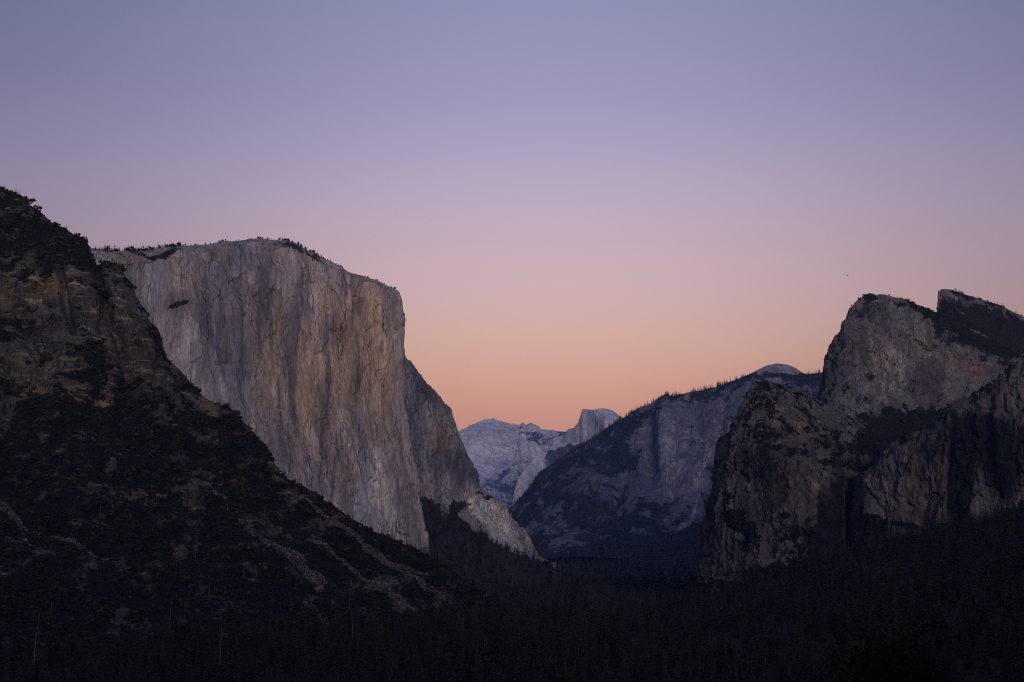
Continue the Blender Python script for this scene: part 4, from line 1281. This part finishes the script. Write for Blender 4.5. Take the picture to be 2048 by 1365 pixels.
# ------------------------------------------------------------------ single trees along the skylines
RIM_TRUNK = trunk_mesh('trunk', M_BARK, 0.03, 0.012, 0.6, seed=630)


def rim_trees(G, nb, xs, hmin, hmax, label, group, conif=0.6, setback=6.0, name='rim_conifer'):
    line = G[nb]
    lpx, lpy = pix(line)
    for x in xs:
        k = int(np.argmin(np.abs(lpx - x)))
        p = line[k] + np.array([0, setback * random.random(), -0.8])
        h = random.uniform(hmin, hmax)
        if random.random() < conif:
            tree_thing(name, p, h, random.choice(FAR_CON), RIM_TRUNK, label, 'tree', group, random.uniform(1.2, 1.9))
        else:
            tree_thing('rim_pine', p, h * 0.72, random.choice(ROUND), RIM_TRUNK, label.replace('conifer', 'round crowned pine'), 'tree', group + ', round crowned', random.uniform(0.9, 1.3))


def jit(a, b, n):
    """places along a crest: loose groups with gaps, plus a few strays"""
    c = [random.uniform(a, b) for _ in range(max(3, n // 6))]
    out = [random.gauss(random.choice(c), (b - a) * 0.03) if random.random() < 0.6 else random.uniform(a, b) for _ in range(n)]
    return sorted(min(max(x, a), b) for x in out)


rim_trees(capG, cap_nb, jit(186, 360, 80) + list(np.linspace(188, 358, 55)), 8, 23, 'small conifer on the flat left rim of the pale monolith', 'trees along the monolith rim', 0.7, 30)
rim_trees(capG, cap_nb, jit(360, 545, 44), 6, 14, 'small conifer on the summit rim of the pale monolith', 'trees on the monolith summit', 0.45, 12)
rim_trees(capG, cap_nb, jit(548, 660, 30), 8, 17, 'small conifer on the upper falling rim of the pale monolith', 'trees on the upper falling rim of the monolith', 0.4, 12)
rim_trees(capG, cap_nb, jit(660, 795, 26), 5, 12, 'small conifer on the lower falling rim of the pale monolith', 'trees on the lower falling rim of the monolith', 0.5, 8)
rim_trees(ridG, rid_nb, jit(1080, 1290, 70), 18, 32, 'hazy conifer on the lower crest of the wooded ridge', 'trees along the lower ridge crest', 1.0, 30, 'ridge_conifer')
rim_trees(ridG, rid_nb, jit(1290, 1660, 150), 18, 40, 'hazy conifer on the upper crest of the wooded ridge', 'trees along the upper ridge crest', 1.0, 30, 'ridge_conifer')
rim_trees(midG, mid_nb, jit(1700, 1875, 22), 5, 12, 'small conifer on the top of the broad grey rock', 'trees on the broad grey rock', 0.5, 8)
rim_trees(highG, high_nb, jit(1885, 2048, 16), 7, 16, 'small conifer on the crest of the granite pinnacle', 'trees on the granite pinnacle', 0.5, 8)
rim_trees(lowG, low_nb, jit(1498, 1640, 18), 5, 11, 'small conifer on the scrubby top of the brown bluff', 'trees on the brown bluff', 0.6, 8)
rim_trees(hillG, hill_nb, [4, 9, 31, 36, 152, 172, 178, 181, 440, 448, 452, 458, 470, 478, 588, 600, 640, 700], 7, 15, 'dark conifer on the skyline of the brushy mountainside', 'trees on the mountainside skyline', 1.0, 4)
rim_trees(butG, but_nb, jit(815, 900, 10), 6, 12, 'tiny conifer on the stepped crest of the buttress', 'trees on the buttress', 0.6, 6)
rim_trees(capG, cap_nb + 14, [610, 622, 634, 590, 575, 560, 600, 646], 9, 16, 'small conifer just below the falling rim of the pale monolith', 'trees just below the monolith rim', 0.3, 2)


# ------------------------------------------------------------------ dead trunks standing in the woods
def limb(V, Fc, pts, r0, r1, sides=5):
    pts = np.array(pts, float)
    n = len(pts)
    b = len(V)
    for j, p in enumerate(pts):
        d = pts[min(j + 1, n - 1)] - pts[max(j - 1, 0)]
        d /= np.linalg.norm(d) + 1e-9
        u = np.cross(d, (0.31, 0.95, 0.05)); u /= np.linalg.norm(u) + 1e-9
        v = np.cross(d, u)
        R = r0 + (r1 - r0) * j / (n - 1)
        for k in range(sides):
            a = 2 * pi * k / sides
            V.append(tuple(p + R * (u * cos(a) + v * sin(a))))
    for j in range(n - 1):
        for k in range(sides):
            a, c = b + j * sides + k, b + j * sides + (k + 1) % sides
            Fc.append((a, c, c + sides, a + sides))


def limb_mesh(name, pts, r0, r1, mat, sides=5):
    V, Fc = [], []
    limb(V, Fc, pts, r0, r1, sides)
    return mesh_np(name, np.array(V), np.array(Fc), mat)


hill_flat = hillG[hill_nb:].reshape(-1, 3)
hfx, hfy = pix(hill_flat)


def hit(px, py, lift):
    """where the sight line through a photo pixel meets the canopy (ground + lift) or the mountainside"""
    Y = np.arange(260, 3200, 4.0)
    q = P(np.full_like(Y, px), np.full_like(Y, py), Y)
    g = ground_z(q[:, 0], q[:, 1]) + lift
    k = np.nonzero(q[:, 2] < g)[0]
    yg = Y[k[0]] if len(k) else 3000.0
    d = (hfx - px) ** 2 + (hfy - py) ** 2
    j = np.argsort(d)[:12]
    yh = hill_flat[j, 1].min() if d[j[0]] < 60 else 1e9
    Yh = min(yg, yh)
    return P(px, py, Yh)


def snag(px, y0, y1, dx, twiggy, label, group, lift=14.0):
    b = hit(px, y1, lift)
    Y = b[1]
    s = Y / F
    up = (y1 - y0) * s
    hid = lift if twiggy == 0 else 4.0
    e = link('dead_tree', None)
    e.location = b - np.array([0, 0, hid])
    H = up + hid
    wood = M_SNAG if twiggy < 2 else M_DEADGREY
    r0 = 0.42 if twiggy < 2 else 0.5
    pts = [(dx * s * t * t + random.uniform(-0.1, 0.1), 0, H * t) for t in np.linspace(0, 1, 8)]
    link('trunk', limb_mesh('trunk', pts, r0, 0.10, wood), e)
    V, Fc = [], []
    nb_ = [0, 7, 60][twiggy]
    for k in range(nb_):
        t = random.uniform(0.3, 0.97)
        a = random.uniform(0, 2 * pi)
        L = (1.2 + 3.4 * (1 - t)) * random.uniform(0.5, 1.0) * (H / 26.0)
        p = np.array([dx * s * t * t, 0, H * t])
        limb(V, Fc, [p, p + np.array([cos(a) * L * 0.5, sin(a) * L * 0.5, 0.1 * L]), p + np.array([cos(a) * L, sin(a) * L, -0.15 * L])], 0.07, 0.02, 3)
    if nb_:
        link('branches', mesh_np('branches', np.array(V), np.array(Fc), wood), e)
    tag(e, label, 'dead tree', group)


SNAGS = [(698, 1199, 1226, 0, 0), (705, 1222, 1262, -2, 0), (760, 1238, 1280, 5, 0), (715, 1266, 1294, 3, 0), (707, 1308, 1322, 0, 0), (969, 1269, 1291, 0, 0), (953, 1288, 1322, 4, 1), (962, 1314, 1326, 0, 0),
         (1157, 1294, 1315, 0, 1), (1132, 1319, 1350, 0, 0), (1150, 1322, 1344, 0, 1), (68, 1214, 1322, 9, 1), (101, 1205, 1224, 2, 0), (91, 1270, 1312, 8, 0), (88, 1340, 1364, 3, 0), (60, 1139, 1156, 1, 0),
         (339, 1197, 1256, 3, 1), (440, 1249, 1328, 1, 1), (418, 1170, 1187, 1, 0), (503, 1144, 1160, 1, 0), (582, 1197, 1224, 0, 0), (454, 1003, 1020, 2, 0), (1530, 1318, 1350, 2, 1)]
for px_, y0_, y1_, dx_, tw_ in SNAGS:
    lab = 'bare bleached dead trunk standing pale among the dark valley conifers' if tw_ == 0 else 'bleached dead trunk with short bare branches among the dark valley conifers'
    snag(px_, y0_, y1_, dx_, tw_, lab, 'bleached dead trunks' if tw_ == 0 else 'branched dead trunks')
for px_, y0_, y1_, dx_, lab in [(391, 1044, 1116, 0, 'tall grey dead conifer with dense bare twigs on the brushy mountainside above the leaning one'),
                                (368, 1166, 1242, 18, 'leaning grey dead conifer with dense bare twigs at the foot of the mountainside'),
                                (528, 1014, 1052, 0, 'short grey dead conifer beside the scree chutes of the mountainside'),
                                (200, 1002, 1038, 0, 'short grey dead conifer in the brush below the brown rock bands')]:
    snag(px_, y0_, y1_, dx_, 2, lab, None, 6.0)

# the dead topped pine on the near hillside at the right
SY = 140.0
sb = P(1797, 1365, SY)
gz = float(ground_z(sb[0], sb[1]))
e = link('dead_topped_pine', None)
e.location = (sb[0], sb[1], gz - 0.3)
tag(e, 'tall pine with bare crooked dead top and living lower crown, before the waterfall cliff', 'tree')


def lp(px, py, dy=0.0):
    return P(px, py, SY + dy) - np.array([sb[0], sb[1], gz - 0.3])


tr = [(0, 0, 0), (0.05, 0, 8), lp(1797, 1365), lp(1796, 1300), lp(1793, 1220), lp(1790, 1170), lp(1787, 1130), lp(1784, 1090), lp(1782, 1060), lp(1781, 1040)]
link('trunk', limb_mesh('trunk', tr, 0.26, 0.07, M_DEADGREY, 8), e)
for br in [[(1781, 1042), (1786, 1035), (1788, 1029)], [(1781, 1042), (1776, 1037), (1771, 1036)], [(1786, 1035), (1784, 1030)], [(1783, 1070), (1776, 1062), (1768, 1066), (1758, 1069)],
           [(1789, 1131), (1775, 1130), (1760, 1140), (1750, 1153), (1747, 1162)], [(1789, 1131), (1815, 1131), (1832, 1133), (1846, 1135)], [(1789, 1147), (1775, 1148), (1760, 1155), (1752, 1160)],
           [(1768, 1151), (1766, 1163), (1773, 1174)], [(1792, 1164), (1806, 1167), (1822, 1178), (1836, 1190)], [(1793, 1192), (1808, 1194), (1823, 1199), (1840, 1212), (1852, 1220)], [(1823, 1199), (1828, 1193)],
           [(1793, 1200), (1783, 1205), (1775, 1215)], [(1794, 1217), (1780, 1220), (1770, 1228), (1767, 1233)], [(1750, 1153), (1741, 1152)]]:
    dy = random.uniform(-0.8, 0.8)
    link('branch', limb_mesh('branch', [lp(x, y, dy * j / len(br)) for j, (x, y) in enumerate(br)], 0.05, 0.018, M_SNAG, 5), e)
cr = tuft_mesh('crown', 700, 5200, 1.0, 0.85, 0.028, M_NEEDLE, 16, 0.9)
co = link('crown', cr, e)
co.scale = (7.5, 6.0, 6.5)
c0 = lp(1800, 1330)
co.location = (c0[0], c0[1], c0[2] - 7.2)

# ------------------------------------------------------------------ the waterfall
allf = np.concatenate([lowG[low_nb:].reshape(-1, 3), leanG[lean_nb:].reshape(-1, 3)])
ax_, ay_ = pix(allf)
wpts = []
for py_, px_ in [(952, 1693), (958, 1691), (975, 1690), (995, 1689), (1015, 1688.5), (1040, 1688.5), (1065, 1688), (1080, 1690), (1095, 1689), (1110, 1688.5), (1122, 1689)]:
    near = (np.abs(ax_ - px_) < 10) & (np.abs(ay_ - py_) < 10)
    Yw = allf[near, 1].min() - 3 if near.any() else 2700
    wpts.append((px_, py_, Yw))
Ym = [p[2] for p in wpts]
wv_ = np.array([P(a, b, min(Ym[max(0, i - 1):i + 2])) for i, (a, b, c) in enumerate(wpts)])
fine_t = np.linspace(0, len(wv_) - 1, 90)
wl3 = np.stack([np.interp(fine_t, np.arange(len(wv_)), wv_[:, k]) for k in range(3)], -1)
V, Fc = [], []
ns = 8
for j, p in enumerate(wl3):
    wdt = 0.25 + 0.5 * abs(vnoise(np.array([[j * 0.23, 3.1, 0.5]]), 7)[0]) + 0.004 * j
    ox = 1.3 * vnoise(np.array([[j * 0.16, 9.1, 0.5]]), 8)[0] + 0.5 * vnoise(np.array([[j * 0.5, 2.1, 0.5]]), 9)[0]
    for k in range(ns):
        a = 2 * pi * k / ns
        V.append((p[0] + ox + wdt * cos(a), p[1] + 0.6 * wdt * sin(a), p[2]))
for j in range(len(wl3) - 1):
    for k in range(ns):
        a, c = j * ns + k, j * ns + (k + 1) % ns
        Fc.append((a, c, c + ns, a + ns))
mw, nt, b = new_mat('falling_water')
q = NB(nt)
f = q.noise(q.map(1.2, 1.2, 0.12), 5, 0.7)
q.l(q.mix(q.rng(f, 0.35, 0.65), (0.012, 0.013, 0.018), (0.085, 0.095, 0.12)), b.inputs['Base Color'])
b.inputs['Roughness'].default_value = 0.5
wf = link('waterfall', mesh_np('waterfall', np.array(V), np.array(Fc), mw))
tag(wf, 'thin pale ribbon of a waterfall dropping down a dark wet cleft', 'waterfall')

# ------------------------------------------------------------------ a lone bird over the valley
bp_ = P(1695, 552, 420.0)
be = link('bird', None)
be.location = bp_
be.rotation_euler = (0.1, 0.25, 1.1)
tag(be, 'tiny dark bird gliding alone in the pink sky', 'bird')
M_BIRD = flat_noise_mat('bird_feathers', (0.015, 0.014, 0.014), (0.03, 0.027, 0.025), 0.1)
link('body', limb_mesh('body', [(0, -0.34, 0), (0, -0.26, 0.01), (0, -0.05, 0.0), (0, 0.12, 0), (0, 0.2, 0.02), (0, 0.27, 0.02)], 0.05, 0.03, M_BIRD, 8), be)
for s_ in (-1, 1):
    wing = np.array([(0.03 * s_, 0.10, 0.02), (0.28 * s_, 0.16, 0.09), (0.62 * s_, 0.04, 0.06), (0.30 * s_, -0.04, 0.08), (0.03 * s_, -0.10, 0.02)])
    v2 = np.concatenate([wing, wing - np.array([0, 0, 0.012])])
    fcs = [(0, 1, 3), (0, 3, 4), (1, 2, 3), (5, 8, 6), (5, 9, 8), (6, 8, 7)] + [t for k in range(5) for t in ((k, k + 5, (k + 1) % 5 + 5), (k, (k + 1) % 5 + 5, (k + 1) % 5))]
    link('wing', mesh_np('wing', v2, np.array(fcs), M_BIRD), be)

HAZE_DENSITY = 1.5e-5
# ------------------------------------------------------------------ the evening air
hz = bpy.data.meshes.new('haze')
zlo = float(min(GZ.min(), hillG[..., 2].min(), capG[..., 2].min(), -700)) - 1.0
X0, X1, Y0, Y1, Z0, Z1 = -15200, 15200, -3400, 22200, zlo, 1950.0
hz.from_pydata([(x, y, z) for z in (Z0, Z1) for y in (Y0, Y1) for x in (X0, X1)], [],
               [(0, 2, 3, 1), (4, 5, 7, 6), (0, 1, 5, 4), (2, 6, 7, 3), (0, 4, 6, 2), (1, 3, 7, 5)])
hm = bpy.data.materials.new('evening_haze')
hm.use_nodes = True
hm.node_tree.nodes.clear()
ho = hm.node_tree.nodes.new('ShaderNodeOutputMaterial')
hv = hm.node_tree.nodes.new('ShaderNodeVolumePrincipled')
hv.inputs['Color'].default_value = (0.26, 0.40, 1.0, 1)
hv.inputs['Density'].default_value = HAZE_DENSITY
hm.node_tree.links.new(hv.outputs[0], ho.inputs['Volume'])
hz.materials.append(hm)
haze = link('haze', hz)
tag(haze, 'thin blue evening haze filling the valley', 'haze', kind='stuff')
